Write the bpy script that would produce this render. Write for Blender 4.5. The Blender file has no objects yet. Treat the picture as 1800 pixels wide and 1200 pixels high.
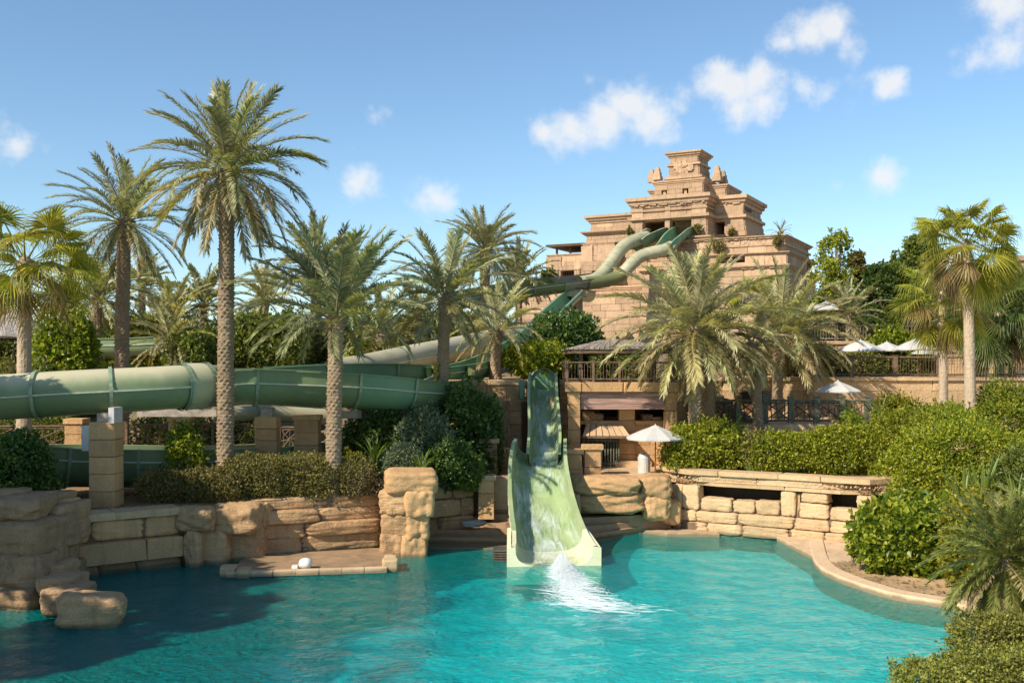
import bpy, bmesh, math, random
import numpy as np
from mathutils import Vector, Matrix, Quaternion
R = math.radians
sc = bpy.context.scene
COL = sc.collection
CAMZ, HOR, FPX = 8.0, 640.0, 1800.0

# ------------------------------------------------------------------ camera, sky, sun, exposure
cam_d = bpy.data.cameras.new('camera'); cam = bpy.data.objects.new('camera', cam_d); COL.objects.link(cam)
cam.location = (0, 0, CAMZ); cam.rotation_euler = (R(90), 0, 0)
cam_d.sensor_width = 36; cam_d.lens = 36; cam_d.shift_y = 40/1800
cam_d.clip_start = 0.1; cam_d.clip_end = 9000
sc.camera = cam
SUN = Vector((-0.66, -0.56, 0.69)).normalized()
SUN_EL = math.asin(SUN.z); SUN_AZ = math.atan2(SUN.x, SUN.y)
sun_d = bpy.data.lights.new('sun', 'SUN'); sun_d.energy = 4.2; sun_d.angle = R(0.53); sun_d.color = (1.0, 0.91, 0.76)
sun = bpy.data.objects.new('sun', sun_d); COL.objects.link(sun)
sun.rotation_euler = SUN.to_track_quat('Z', 'Y').to_euler(); sun.location = (-60, -40, 70)
sc.view_settings.view_transform = 'Standard'; sc.view_settings.look = 'None'
sc.view_settings.exposure = 0.66; sc.view_settings.gamma = 1.0; sc.view_settings.use_curve_mapping = False
sc.render.engine = 'CYCLES'
cy = sc.cycles
cy.use_denoising = True; cy.max_bounces = 8; cy.diffuse_bounces = 3; cy.glossy_bounces = 3
cy.transmission_bounces = 4; cy.transparent_max_bounces = 12; cy.volume_bounces = 0
cy.sample_clamp_indirect = 6.0

def px(u, v, Y):
    return Vector(((u-900)/FPX*Y, Y, CAMZ+(HOR-v)/FPX*Y))
def pxx(u, Y): return (u-900)/FPX*Y
def pxz(v, Y): return CAMZ+(HOR-v)/FPX*Y

world = bpy.data.worlds.new('World'); sc.world = world; world.use_nodes = True
def build_world():
    nt = world.node_tree; N = nt.nodes; Lk = nt.links
    for n in list(N): N.remove(n)
    out = N.new('ShaderNodeOutputWorld'); bg = N.new('ShaderNodeBackground'); Lk.new(bg.outputs[0], out.inputs[0])
    sky = N.new('ShaderNodeTexSky'); sky.sky_type = 'NISHITA'; sky.sun_disc = False
    sky.sun_elevation = SUN_EL; sky.sun_rotation = SUN_AZ
    sky.air_density = 1.0; sky.dust_density = 0.15; sky.ozone_density = 3.0; sky.altitude = 0
    bg.inputs['Strength'].default_value = 0.108
    tc = N.new('ShaderNodeTexCoord')
    def math_(op, a, b=None, c=None):
        m = N.new('ShaderNodeMath'); m.operation = op
        for i, x in enumerate((a, b, c)):
            if x is None: continue
            if isinstance(x, (int, float)): m.inputs[i].default_value = x
            else: Lk.new(x, m.inputs[i])
        return m.outputs[0]
    nz = N.new('ShaderNodeTexNoise'); nz.inputs['Scale'].default_value = 30; nz.inputs['Detail'].default_value = 9
    nz.inputs['Roughness'].default_value = 0.6; Lk.new(tc.outputs['Generated'], nz.inputs['Vector'])
    nb = N.new('ShaderNodeTexNoise'); nb.inputs['Scale'].default_value = 13; nb.inputs['Detail'].default_value = 3
    Lk.new(tc.outputs['Generated'], nb.inputs['Vector'])
    # cloud puffs: direction, angular radius, weight
    puffs = [(1060,212,62,1),(1000,225,55,1),(955,232,40,.8),(1105,180,58,1),(1150,215,60,.9),(1195,190,36,.45),(1040,140,24,.35),
             (1285,150,62,1.1),(1335,140,56,1.05),(1345,180,52,.9),(1270,125,40,.9),(1300,190,45,.7),
             (1420,60,52,1),(1460,50,44,1),(1385,72,40,.8),(1495,75,40,.6),(1430,40,32,.8),
             (1410,150,32,.5),(1450,170,40,.42),(1500,184,34,.3),(1560,150,36,.8),(1545,135,24,.6),
             (1550,312,40,.95),(1545,300,28,.8),(1470,328,24,.4),
             (1770,15,60,.65),(1735,8,36,.5),(1775,85,62,.6),(1720,105,52,.5),
             (660,208,40,.5),(650,190,24,.4),(635,314,46,.5),(770,348,46,.72),(755,335,30,.55),(25,258,48,.55),(-20,248,50,.55),
             (2000,60,90,1),(2080,90,70,1),(-320,150,90,.9),(-420,170,70,.8),(2350,220,80,.9),(-800,90,120,1),(2900,-40,160,1)]
    tot = None
    for (u, v, r, w) in puffs:
        d = Vector(((u-900)/FPX, 1, (HOR-v)/FPX)); ln = d.length; d = d/ln
        rad = r/FPX/ln*1.12
        vd = N.new('ShaderNodeVectorMath'); vd.operation = 'SUBTRACT'
        Lk.new(tc.outputs['Generated'], vd.inputs[0]); vd.inputs[1].default_value = d
        sm = N.new('ShaderNodeVectorMath'); sm.operation = 'MULTIPLY'; Lk.new(vd.outputs[0], sm.inputs[0])
        sm.inputs[1].default_value = (1, 1, 1.25)
        ln_ = N.new('ShaderNodeVectorMath'); ln_.operation = 'LENGTH'; Lk.new(sm.outputs[0], ln_.inputs[0])
        f = math_('MULTIPLY_ADD', ln_.outputs['Value'], -w/rad, w)
        tot = f if tot is None else math_('SMOOTH_MAX', tot, f, 0.25)
    n1 = math_('MULTIPLY_ADD', nz.outputs['Fac'], 1.7, -0.9)
    n2 = math_('MULTIPLY_ADD', nb.outputs['Fac'], 1.0, -0.5)
    nf = N.new('ShaderNodeTexNoise'); nf.inputs['Scale'].default_value = 110; nf.inputs['Detail'].default_value = 5; Lk.new(tc.outputs['Generated'], nf.inputs['Vector'])
    dens = math_('ADD', math_('ADD', math_('ADD', tot, n1), n2), math_('MULTIPLY_ADD', nf.outputs['Fac'], .3, -.15))
    mr = N.new('ShaderNodeMapRange'); mr.interpolation_type = 'SMOOTHSTEP'; Lk.new(dens, mr.inputs[0])
    mr.inputs[1].default_value = 0.0; mr.inputs[2].default_value = 0.95; mr.inputs[3].default_value = 0; mr.inputs[4].default_value = 0.9
    mix = N.new('ShaderNodeMix'); mix.data_type = 'RGBA'
    Lk.new(mr.outputs[0], mix.inputs['Factor']); tint = N.new('ShaderNodeMix'); tint.data_type = 'RGBA'; tint.blend_type = 'MULTIPLY'; tint.inputs['Factor'].default_value = 1.0
    Lk.new(sky.outputs[0], tint.inputs['A']); tint.inputs['B'].default_value = (.88, .965, .97, 1); Lk.new(tint.outputs['Result'], mix.inputs['A'])
    cr = N.new('ShaderNodeValToRGB'); cr.color_ramp.elements[0].position = .35; cr.color_ramp.elements[0].color = (5.8, 5.8, 5.8, 1)
    cr.color_ramp.elements[1].position = 1.0; cr.color_ramp.elements[1].color = (5.3, 5.35, 5.45, 1); Lk.new(dens, cr.inputs[0]); Lk.new(cr.outputs[0], mix.inputs['B'])
    Lk.new(mix.outputs['Result'], bg.inputs['Color'])
build_world()

# ------------------------------------------------------------------ objects
WL = {}
def tag(o, label=None, cat=None, group=None, kind=None):
    if label: o['label'] = label
    if cat: o['category'] = cat
    if group: o['group'] = group
    if kind: o['kind'] = kind
    return o
def thing(name, label, cat, loc=(0, 0, 0), group=None, kind='thing'):
    o = bpy.data.objects.new(name, None); COL.objects.link(o); o.location = loc; o.empty_display_size = .2
    WL[o.name] = Vector(loc); return tag(o, label, cat, group, kind)
def obj(name, me, mat=None, parent=None, loc=(0, 0, 0), rot=None, scale=None, kind=None):
    o = bpy.data.objects.new(name, me); COL.objects.link(o)
    loc = Vector(loc); WL[o.name] = loc
    if parent is not None:
        o.parent = parent; o.location = loc - WL[parent.name]
    else: o.location = loc
    if rot is not None: o.rotation_euler = rot
    if scale is not None: o.scale = scale if hasattr(scale, '__len__') else (scale,)*3
    if mat is not None:
        if not len(me.materials): me.materials.append(mat)
        elif me.materials[0] != mat:
            o.material_slots[0].link = 'OBJECT'; o.material_slots[0].material = mat
    if kind: o['kind'] = kind
    return o
def struct(name, me, mat): return obj(name, me, mat, kind='structure')

def np_mesh(name, V, F, smooth=False, uv=None):
    """V (n,3), F (m,k) one face size"""
    V = np.asarray(V, np.float32); F = np.asarray(F, np.int32)
    me = bpy.data.meshes.new(name); n, (m, k) = len(V), F.shape
    me.vertices.add(n); me.vertices.foreach_set('co', V.ravel())
    me.loops.add(m*k); me.loops.foreach_set('vertex_index', F.ravel())
    me.polygons.add(m); me.polygons.foreach_set('loop_start', np.arange(0, m*k, k, dtype=np.int32))
    if uv is not None:
        ul = me.uv_layers.new(name='UVMap'); ul.data.foreach_set('uv', np.asarray(uv, np.float32)[F.ravel()].ravel())
    me.update(calc_edges=True); me.validate()
    me.polygons.foreach_set('use_smooth', np.full(len(me.polygons), smooth))
    return me

class MB:
    def __init__(s): s.v = []; s.f = []; s.uv = []
    def add(s, vs, fs):
        o = len(s.v); s.v += [tuple(p) for p in vs]; s.f += [tuple(i+o for i in f) for f in fs]
    def box(s, c, d, rz=0.0, M=None):
        hx, hy, hz = d[0]/2, d[1]/2, d[2]/2
        vs = [Vector((x*hx, y*hy, z*hz)) for z in (-1, 1) for y in (-1, 1) for x in (-1, 1)]
        m = Matrix.Rotation(rz, 3, 'Z') if M is None else M
        c = Vector(c); vs = [c+m@p for p in vs]
        s.add(vs, [(0,2,3,1),(4,5,7,6),(0,1,5,4),(2,6,7,3),(0,4,6,2),(1,3,7,5)])
    def hexa(s, b, t):
        """b,t: 4 bottom / 4 top points counter-clockwise seen from above"""
        s.add(list(b)+list(t), [(3,2,1,0),(4,5,6,7),(0,1,5,4),(1,2,6,5),(2,3,7,6),(3,0,4,7)])
    def prism(s, poly, z0, z1):
        n = len(poly)
        s.add([(x, y, z0) for x, y in poly]+[(x, y, z1) for x, y in poly],
              [tuple(range(n-1, -1, -1)), tuple(range(n, 2*n))]+[(i, (i+1) % n, n+(i+1) % n, n+i) for i in range(n)])
    def tube(s, pts, rad, n=6, cap=True):
        pts = [Vector(p) for p in pts]; m = len(pts)
        if not hasattr(rad, '__len__'): rad = [rad]*m
        vs = []; a = None
        for i, p in enumerate(pts):
            T = (pts[min(i+1, m-1)]-pts[max(i-1, 0)]).normalized()
            if a is None:
                a = T.cross(Vector((0, 0, 1)) if abs(T.z) < .9 else Vector((1, 0, 0))).normalized()
            else: a = (a-T*a.dot(T)).normalized()
            b = T.cross(a)
            vs += [p+(a*math.cos(2*math.pi*j/n)+b*math.sin(2*math.pi*j/n))*rad[i] for j in range(n)]
        fs = [(i*n+j, i*n+(j+1) % n, (i+1)*n+(j+1) % n, (i+1)*n+j) for i in range(m-1) for j in range(n)]
        if cap: fs += [tuple(range(n-1, -1, -1)), tuple(range((m-1)*n, m*n))]
        s.add(vs, fs)
    def lathe(s, c, prof, n=16):
        c = Vector(c); m = len(prof)
        vs = [c+Vector((r*math.cos(2*math.pi*j/n), r*math.sin(2*math.pi*j/n), z)) for r, z in prof for j in range(n)]
        s.add(vs, [(i*n+j, i*n+(j+1) % n, (i+1)*n+(j+1) % n, (i+1)*n+j) for i in range(m-1) for j in range(n)]
              + [tuple(range(n-1, -1, -1)), tuple(range((m-1)*n, m*n))])
    def mesh(s, name, smooth=False):
        me = bpy.data.meshes.new(name); me.from_pydata(s.v, [], s.f); me.update()
        if smooth: me.polygons.foreach_set('use_smooth', np.full(len(me.polygons), True))
        return me
    def build(s, name, mat, parent=None, smooth=False, kind=None):
        o = WL[parent.name] if parent is not None else Vector((0, 0, 0))
        if parent is None and s.v:
            o = Vector((sum(p[0] for p in s.v)/len(s.v), sum(p[1] for p in s.v)/len(s.v), min(p[2] for p in s.v))) if kind != 'structure' else o
        s.v = [(x-o[0], y-o[1], z-o[2]) for x, y, z in s.v]
        return obj(name, s.mesh(name, smooth), mat, parent, o, kind=kind)

def vnoise(P, f=1.0, seed=0.0):
    x, y, z = P[:, 0]*f+seed, P[:, 1]*f+seed*1.7, P[:, 2]*f-seed*.6
    return (np.sin(1.7*x+1.3*np.sin(1.1*y+.5*z))+np.sin(1.9*y+1.1*np.sin(1.3*z+.7*x))+np.sin(2.1*z+1.2*np.sin(.9*x+1.1*y))
            + .5*np.sin(4.1*x+2*y)+.5*np.sin(3.7*y-2.9*z+1.7*x))/4.0

# ------------------------------------------------------------------ materials
def mat_new(name):
    m = bpy.data.materials.new(name); m.use_nodes = True; nt = m.node_tree
    for n in list(nt.nodes): nt.nodes.remove(n)
    return m, nt
class NB:
    def __init__(s, nt): s.nt = nt
    def n(s, t, **k):
        x = s.nt.nodes.new('ShaderNode'+t)
        for a, b in k.items():
            if a in x.inputs.keys(): x.inputs[a].default_value = b
            else: setattr(x, a, b)
        return x
    def l(s, a, b): s.nt.links.new(a, b)
    def math(s, op, a, b=None):
        m = s.n('Math', operation=op)
        for i, x in enumerate((a, b)):
            if x is None: continue
            if isinstance(x, (int, float)): m.inputs[i].default_value = x
            else: s.l(x, m.inputs[i])
        return m.outputs[0]
    def ramp(s, fac, stops):
        r = s.n('ValToRGB'); e = r.color_ramp.elements
        while len(e) < len(stops): e.new(0.5)
        for i, (p, c) in enumerate(stops):
            e[i].position = p; e[i].color = tuple(c)+(1,) if len(c) == 3 else c
        s.l(fac, r.inputs[0]); return r.outputs[0]
    def mix(s, f, a, b, bt='MIX'):
        m = s.n('Mix', data_type='RGBA', blend_type=bt)
        for k, x in (('Factor', f), ('A', a), ('B', b)):
            if isinstance(x, (int, float)): m.inputs[k].default_value = x
            elif isinstance(x, tuple): m.inputs[k].default_value = x+(1,) if len(x) == 3 else x
            else: s.l(x, m.inputs[k])
        return m.outputs['Result']
    def noise(s, vec, scale, detail=4, rough=.55, dist=0.0):
        t = s.n('TexNoise'); t.inputs['Scale'].default_value = scale; t.inputs['Detail'].default_value = detail
        t.inputs['Roughness'].default_value = rough; t.inputs['Distortion'].default_value = dist
        s.l(vec, t.inputs['Vector']); return t.outputs['Fac']

def stone_mat(name, c, dark=.55, stain=(.12, .085, .06), stain_amt=.35, bump=.35, bscale=9.0, rough=.9, rnd=.35, layers=0.0):
    m, nt = mat_new(name); b = NB(nt)
    out = b.n('OutputMaterial'); p = b.n('BsdfPrincipled'); b.l(p.outputs[0], out.inputs[0])
    g = b.n('NewGeometry'); pos = g.outputs['Position']
    oi = b.n('ObjectInfo')
    hi = tuple(min(.9, x*1.22) for x in c); lo = tuple(x*dark for x in c); wm = (c[0]*1.08, c[1]*.9, c[2]*.78)
    col = b.ramp(b.noise(pos, .9, 6, .62, .4), [(.3, lo), (.5, c), (.72, hi)])
    col = b.mix(b.math('MULTIPLY', b.noise(pos, 3.1, 5, .6), .5), col, wm)
    fine = b.noise(pos, 22, 4, .65)
    col = b.mix(.55, col, b.ramp(fine, [(.3, tuple(x*.62 for x in c)), (.65, hi)]))
    mp = b.n('Mapping'); b.l(pos, mp.inputs[0]); mp.inputs['Scale'].default_value = (2.2, 2.2, .35)
    st = b.noise(mp.outputs[0], 1.3, 5, .65, .6)
    sf = b.n('MapRange'); b.l(st, sf.inputs[0]); sf.inputs[1].default_value = .5; sf.inputs[2].default_value = .72
    sf.inputs[4].default_value = stain_amt
    col = b.mix(sf.outputs[0], col, stain)
    sz = b.n('SeparateXYZ'); b.l(pos, sz.inputs[0]); wl = b.n('MapRange'); wl.interpolation_type = 'SMOOTHSTEP'      # algae and damp at the waterline
    b.l(b.math('ADD', sz.outputs['Z'], b.math('MULTIPLY', b.noise(pos, 1.7, 4, .6), -.22)), wl.inputs[0])
    wl.inputs[1].default_value = -.04; wl.inputs[2].default_value = .12; wl.inputs[3].default_value = .7; wl.inputs[4].default_value = 0
    col = b.mix(wl.outputs[0], col, (.11, .085, .045))
    rv = b.math('ADD', b.math('MULTIPLY', oi.outputs['Random'], rnd), 1-rnd/2)
    hsv = b.n('HueSaturation'); b.l(col, hsv.inputs['Color']); b.l(rv, hsv.inputs['Value'])
    b.l(hsv.outputs[0], p.inputs['Base Color'])
    p.inputs['Roughness'].default_value = rough; p.inputs['Specular IOR Level'].default_value = .25
    h = b.math('ADD', b.noise(pos, bscale, 8, .7, .3), b.math('MULTIPLY', b.noise(pos, bscale*.25, 4, .6, .5), 1.5))
    if layers:
        mp2 = b.n('Mapping'); b.l(pos, mp2.inputs[0]); mp2.inputs['Scale'].default_value = (.35, .35, 3.2)
        h = b.math('ADD', h, b.math('MULTIPLY', b.noise(mp2.outputs[0], 1.6, 6, .65, .6), layers))
    bp = b.n('Bump'); bp.inputs['Strength'].default_value = bump; bp.inputs['Distance'].default_value = .12
    b.l(h, bp.inputs['Height']); b.l(bp.outputs[0], p.inputs['Normal'])
    return m

def plain_mat(name, c, rough=.7, var=.25, scale=4.0, stretch=(1, 1, 1), spec=.4, metal=0, bump=.0, rnd=.15, c2=None):
    m, nt = mat_new(name); b = NB(nt)
    out = b.n('OutputMaterial'); p = b.n('BsdfPrincipled'); b.l(p.outputs[0], out.inputs[0])
    g = b.n('NewGeometry'); oi = b.n('ObjectInfo')
    mp = b.n('Mapping'); b.l(g.outputs['Position'], mp.inputs[0]); mp.inputs['Scale'].default_value = stretch
    f = b.noise(mp.outputs[0], scale, 6, .6, .3)
    c2 = c2 or tuple(x*(1-var*1.6) for x in c)
    col = b.ramp(f, [(.32, c2), (.68, tuple(min(.95, x*(1+var*.5)) for x in c))])
    hsv = b.n('HueSaturation'); b.l(col, hsv.inputs['Color'])
    b.l(b.math('ADD', b.math('MULTIPLY', oi.outputs['Random'], rnd), 1-rnd/2), hsv.inputs['Value'])
    b.l(hsv.outputs[0], p.inputs['Base Color'])
    p.inputs['Roughness'].default_value = rough; p.inputs['Specular IOR Level'].default_value = spec; p.inputs['Metallic'].default_value = metal
    if bump:
        bp = b.n('Bump'); bp.inputs['Strength'].default_value = bump; bp.inputs['Distance'].default_value = .05
        b.l(b.noise(mp.outputs[0], scale*3, 6, .65), bp.inputs['Height']); b.l(bp.outputs[0], p.inputs['Normal'])
    return m

def leaf_mat(name, c, c2=None, trans=.32, rough=.5, var=.5, spec=.35):
    """colour differs from leaf to leaf (random per island) and from plant to plant"""
    m, nt = mat_new(name); b = NB(nt)
    out = b.n('OutputMaterial'); p = b.n('BsdfPrincipled'); t = b.n('BsdfTranslucent'); mx = b.n('MixShader')
    g = b.n('NewGeometry'); oi = b.n('ObjectInfo')
    c2 = c2 or (c[0]*1.9, c[1]*1.45, c[2]*1.1)
    r = g.outputs['Random Per Island']
    f = b.math('ADD', b.math('MULTIPLY', r, .7), b.math('MULTIPLY', b.noise(g.outputs['Position'], .7, 3, .6), .55))
    col = b.ramp(f, [(.2, tuple(x*(1-var) for x in c)), (.55, c), (.95, c2)])
    hsv = b.n('HueSaturation'); b.l(col, hsv.inputs['Color'])
    b.l(b.math('ADD', b.math('MULTIPLY', oi.outputs['Random'], .35), .82), hsv.inputs['Value'])
    b.l(b.math('ADD', b.math('MULTIPLY', oi.outputs['Random'], .03), .485), hsv.inputs['Hue'])
    b.l(hsv.outputs[0], p.inputs['Base Color']); p.inputs['Roughness'].default_value = rough; p.inputs['Specular IOR Level'].default_value = spec
    tcol = b.mix(1.0, hsv.outputs[0], (1.5, 1.5, .6, 1), 'MULTIPLY')
    b.l(tcol, t.inputs['Color'])
    mx.inputs[0].default_value = trans
    b.l(p.outputs[0], mx.inputs[1]); b.l(t.outputs[0], mx.inputs[2]); b.l(mx.outputs[0], out.inputs[0])
    return m

def slide_mat(name, c, c2, stain=(.2, .17, .11), stain_amt=.3, rough=.35, top_light=0.0):
    m, nt = mat_new(name); b = NB(nt)
    out = b.n('OutputMaterial'); p = b.n('BsdfPrincipled'); b.l(p.outputs[0], out.inputs[0])
    g = b.n('NewGeometry'); pos = g.outputs['Position']; oi = b.n('ObjectInfo')
    col = b.ramp(b.noise(pos, .45, 4, .6, .5), [(.35, c), (.65, c2)])
    mp = b.n('Mapping'); b.l(pos, mp.inputs[0]); mp.inputs['Scale'].default_value = (.6, .6, 1.5)
    sf = b.n('MapRange'); b.l(b.noise(mp.outputs[0], 1.1, 6, .68, .8), sf.inputs[0]); sf.inputs[1].default_value = .5; sf.inputs[2].default_value = .7
    sf.inputs[4].default_value = stain_amt
    col = b.mix(sf.outputs[0], col, stain)
    col = b.mix(b.math('MULTIPLY', b.noise(pos, 14, 4, .7), .25), col, tuple(x*.6 for x in c))
    if top_light:      # upward side painted cream, as if lit from above, with weathering
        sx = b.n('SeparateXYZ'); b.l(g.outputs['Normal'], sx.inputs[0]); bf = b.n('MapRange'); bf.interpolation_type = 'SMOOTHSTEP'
        b.l(b.math('ADD', sx.outputs['Z'], b.math('MULTIPLY', b.noise(pos, .8, 5, .65, .5), .5)), bf.inputs[0]); bf.inputs[1].default_value = .35; bf.inputs[2].default_value = 1.25; bf.inputs[4].default_value = top_light
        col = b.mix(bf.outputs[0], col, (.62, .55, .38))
    hsv = b.n('HueSaturation'); b.l(col, hsv.inputs['Color'])
    b.l(b.math('ADD', b.math('MULTIPLY', oi.outputs['Random'], .16), .92), hsv.inputs['Value'])
    b.l(hsv.outputs[0], p.inputs['Base Color'])
    rr = b.n('MapRange'); b.l(b.noise(pos, 2.3, 5, .6), rr.inputs[0]); rr.inputs[3].default_value = rough-.08; rr.inputs[4].default_value = rough+.25
    b.l(rr.outputs[0], p.inputs['Roughness']); p.inputs['Specular IOR Level'].default_value = .4
    return m

M = {}
M['tower'] = stone_mat('tower_sandstone', (.49, .335, .212), .56, (.19, .13, .085), .6, .45, 5, rnd=.32)
M['wall'] = stone_mat('ochre_sandstone', (.53, .325, .155), .6, (.2, .12, .065), .35, .4, 8, rnd=.3)
M['pale'] = stone_mat('pale_sandstone', (.55, .385, .215), .66, (.25, .17, .10), .32, .45, 9, rnd=.25)
M['rock'] = stone_mat('natural_rock', (.50, .315, .16), .5, (.13, .08, .045), .5, .75, 5, rnd=.3, layers=1.6)
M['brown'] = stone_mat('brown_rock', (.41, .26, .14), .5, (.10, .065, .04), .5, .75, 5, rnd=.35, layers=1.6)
M['mortar'] = stone_mat('mortar', (.2, .14, .09), .6, (.08, .06, .04), .3, .2, 12)
M['paving'] = stone_mat('paving_stone', (.54, .37, .215), .72, (.24, .17, .12), .3, .15, 14, rnd=.2)
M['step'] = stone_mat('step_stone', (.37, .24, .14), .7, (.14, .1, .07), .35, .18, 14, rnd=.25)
M['curb'] = stone_mat('pool_curb', (.6, .43, .27), .75, (.3, .22, .15), .25, .15, 14, rnd=.12)
M['frieze'] = stone_mat('carved_frieze', (.56, .39, .22), .7, (.2, .15, .1), .3, .2, 12, rnd=.1)
M['soil'] = stone_mat('garden_soil', (.27, .165, .085), .5, (.09, .06, .04), .4, .8, 6)
M['sand'] = stone_mat('dry_sandy_soil', (.46, .31, .17), .6, (.17, .12, .07), .35, .7, 7)
M['ground'] = stone_mat('ground_soil', (.2, .15, .09), .6, (.07, .07, .03), .5, .8, 3)
M['slide'] = slide_mat('green_fibreglass', (.135, .2, .095), (.2, .262, .125), top_light=.8)
M['slide_pale'] = slide_mat('weathered_green_fibreglass', (.26, .32, .19), (.36, .38, .23), (.4, .33, .2), .5, top_light=.6)
M['slide_cream'] = slide_mat('sun_bleached_cream_fibreglass', (.42, .40, .26), (.5, .45, .31), (.26, .27, .14), .5, .45)
M['slide_brown'] = slide_mat('stained_brown_fibreglass', (.17, .165, .105), (.27, .235, .16), (.12, .1, .07), .5, .5)
M['slide_olive'] = slide_mat('olive_fibreglass', (.15, .165, .06), (.2, .2, .08), (.1, .11, .05), .4, .5)  # olive base tone with darker olive mottling
M['slide_mottled'] = slide_mat('mottled_cream_olive_fibreglass', (.4, .38, .24), (.46, .43, .28), (.17, .2, .07), .8, .45)
M['slide_teal'] = slide_mat('bright_green_fibreglass', (.12, .25, .14), (.18, .31, .17), (.25, .3, .18), .3)
M['chute'] = slide_mat('chute_green', (.27, .35, .16), (.37, .43, .22), (.5, .5, .3), .5, .22)
M['chute_cream'] = slide_mat('chute_cream', (.66, .64, .4), (.72, .69, .47), (.42, .42, .22), .4, .35)
M['seam'] = plain_mat('seam_strip', (.5, .52, .42), .4, .15)
M['flange'] = plain_mat('flange_green', (.25, .32, .21), .4, .2)
M['concrete'] = plain_mat('support_concrete', (.42, .36, .3), .85, .3, 3, bump=.2)
M['steel'] = plain_mat('painted_steel', (.52, .5, .46), .5, .15)
M['wood'] = plain_mat('weathered_wood', (.2, .125, .075), .75, .45, 3, (1, 1, 8), bump=.3)
M['wood_red'] = plain_mat('reddish_boards', (.42, .255, .2), .8, .35, 1.6, (.4, 1, 6), bump=.25)
M['shingle'] = plain_mat('grey_roof_boards', (.36, .29, .235), .85, .4, 2.4, (3, .6, 3), bump=.3, rnd=.4)
M['post_green'] = plain_mat('green_grey_post', (.15, .155, .1), .65, .4, 5, (1, 1, 3), bump=.2)
M['iron'] = plain_mat('brown_iron', (.13, .085, .055), .55, .3, 6)
M['iron_grey'] = plain_mat('grey_iron', (.3, .27, .23), .5, .25, 6)
M['canvas'] = plain_mat('white_canvas', (.5, .485, .455), .9, .06, 1.2, rnd=.05)
M['pole'] = plain_mat('varnished_pole', (.3, .16, .07), .5, .25, 6)
M['bin'] = plain_mat('steel_bin', (.6, .56, .5), .5, .1, 6, metal=.15)
M['thatch'] = plain_mat('grey_thatch', (.4, .355, .32), .95, .35, 3, (1, 1, 6), bump=.6)
M['dark'] = plain_mat('opening_shade', (.012, .011, .010), .9, .2)  # near-black, painted in for the shade inside wall openings
M['inner_shade'] = stone_mat('shade_toned_stone', (.16, .105, .07), .6, (.06, .04, .03), .4, .3, 6)  # stone darkened in its colour to stand for shade in recesses
M['white'] = plain_mat('white_plastic', (.75, .74, .7), .5, .1)
M['grate'] = plain_mat('dark_grate', (.06, .06, .055), .6, .2)
M['towel'] = plain_mat('pale_cloth', (.36, .35, .34), .95, .2)
M['trunk'] = stone_mat('date_palm_bark', (.36, .265, .17), .5, (.1, .075, .055), .4, .7, 14, rnd=.2)
M['trunk_pale'] = stone_mat('fan_palm_bark', (.46, .36, .25), .6, (.17, .13, .1), .4, .35, 16, rnd=.2)
M['lichen'] = plain_mat('yellow_lichen', (.42, .33, .03), .9, .5, 9, bump=.4)
M['bark'] = stone_mat('shrub_bark', (.2, .145, .1), .6, (.08, .06, .04), .3, .5, 14)
M['date'] = leaf_mat('date_frond', (.275, .27, .135), (.51, .485, .285), .32, .45, .42, .5)
M['date_dark'] = leaf_mat('date_frond_deep', (.24, .25, .115), (.46, .445, .25), .32, .42, .45, .5)
M['date_dry'] = leaf_mat('date_frond_olive', (.34, .285, .14), (.54, .44, .245), .32, .55, .4)
M['date_pale'] = leaf_mat('date_frond_silver', (.38, .35, .18), (.60, .54, .31), .32, .45, .4, .5)
M['fan'] = leaf_mat('fan_palm_leaf', (.27, .285, .04), (.52, .46, .08), .45, .4, .4)
M['fan_dark'] = leaf_mat('fan_palm_leaf_dark', (.08, .13, .03), (.2, .24, .06), .35, .4, .4)
M['fan_dry'] = leaf_mat('fan_palm_leaf_dry', (.3, .215, .085), (.42, .32, .15), .3, .6, .4)
M['hedge'] = leaf_mat('hedge_leaf', (.165, .2, .014), (.42, .39, .035), .36, .45)
M['hedge_olive'] = leaf_mat('olive_hedge_leaf', (.155, .145, .04), (.33, .28, .08), .3, .5)
M['bright'] = leaf_mat('bright_leaf', (.14, .205, .018), (.38, .39, .04), .4, .4)
M['deep'] = leaf_mat('deep_leaf', (.05, .095, .02), (.14, .19, .04), .3, .36)
M['grove'] = leaf_mat('grove_leaf', (.11, .15, .026), (.25, .28, .05), .34, .45)
M['sage'] = leaf_mat('sage_leaf', (.13, .17, .085), (.26, .29, .16), .25, .5)
M['twig'] = leaf_mat('twiggy_leaf', (.16, .13, .065), (.27, .225, .12), .2, .6)
M['pink'] = leaf_mat('pink_blossom', (.42, .2, .17), (.55, .32, .28), .3, .6)
M['yellow'] = leaf_mat('yellow_blossom', (.45, .3, .02), (.6, .42, .05), .3, .6)
M['pygmy'] = leaf_mat('pygmy_palm_frond', (.155, .18, .045), (.34, .34, .10), .32, .45)
M['hedge_moss'] = leaf_mat('mossy_hedge_leaf', (.16, .165, .03), (.36, .34, .065), .32, .5)
M['blade'] = leaf_mat('blade_leaf', (.15, .22, .04), (.28, .34, .08), .4, .35)
# ------------------------------------------------------------------ shape builders
def catmull(pts, n):
    P = np.array([tuple(p) for p in pts], float)
    P = np.vstack([2*P[0]-P[1], P, 2*P[-1]-P[-2]]); k = len(P)-3; out = []
    for t in np.linspace(0, k-1e-6, n):
        i = int(t); f = t-i; a, b, c, d = P[i], P[i+1], P[i+2], P[i+3]
        out.append(.5*((2*b)+(c-a)*f+(2*a-5*b+4*c-d)*f*f+(3*b-a-3*c+d)*f**3))
    return np.array(out)

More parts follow.
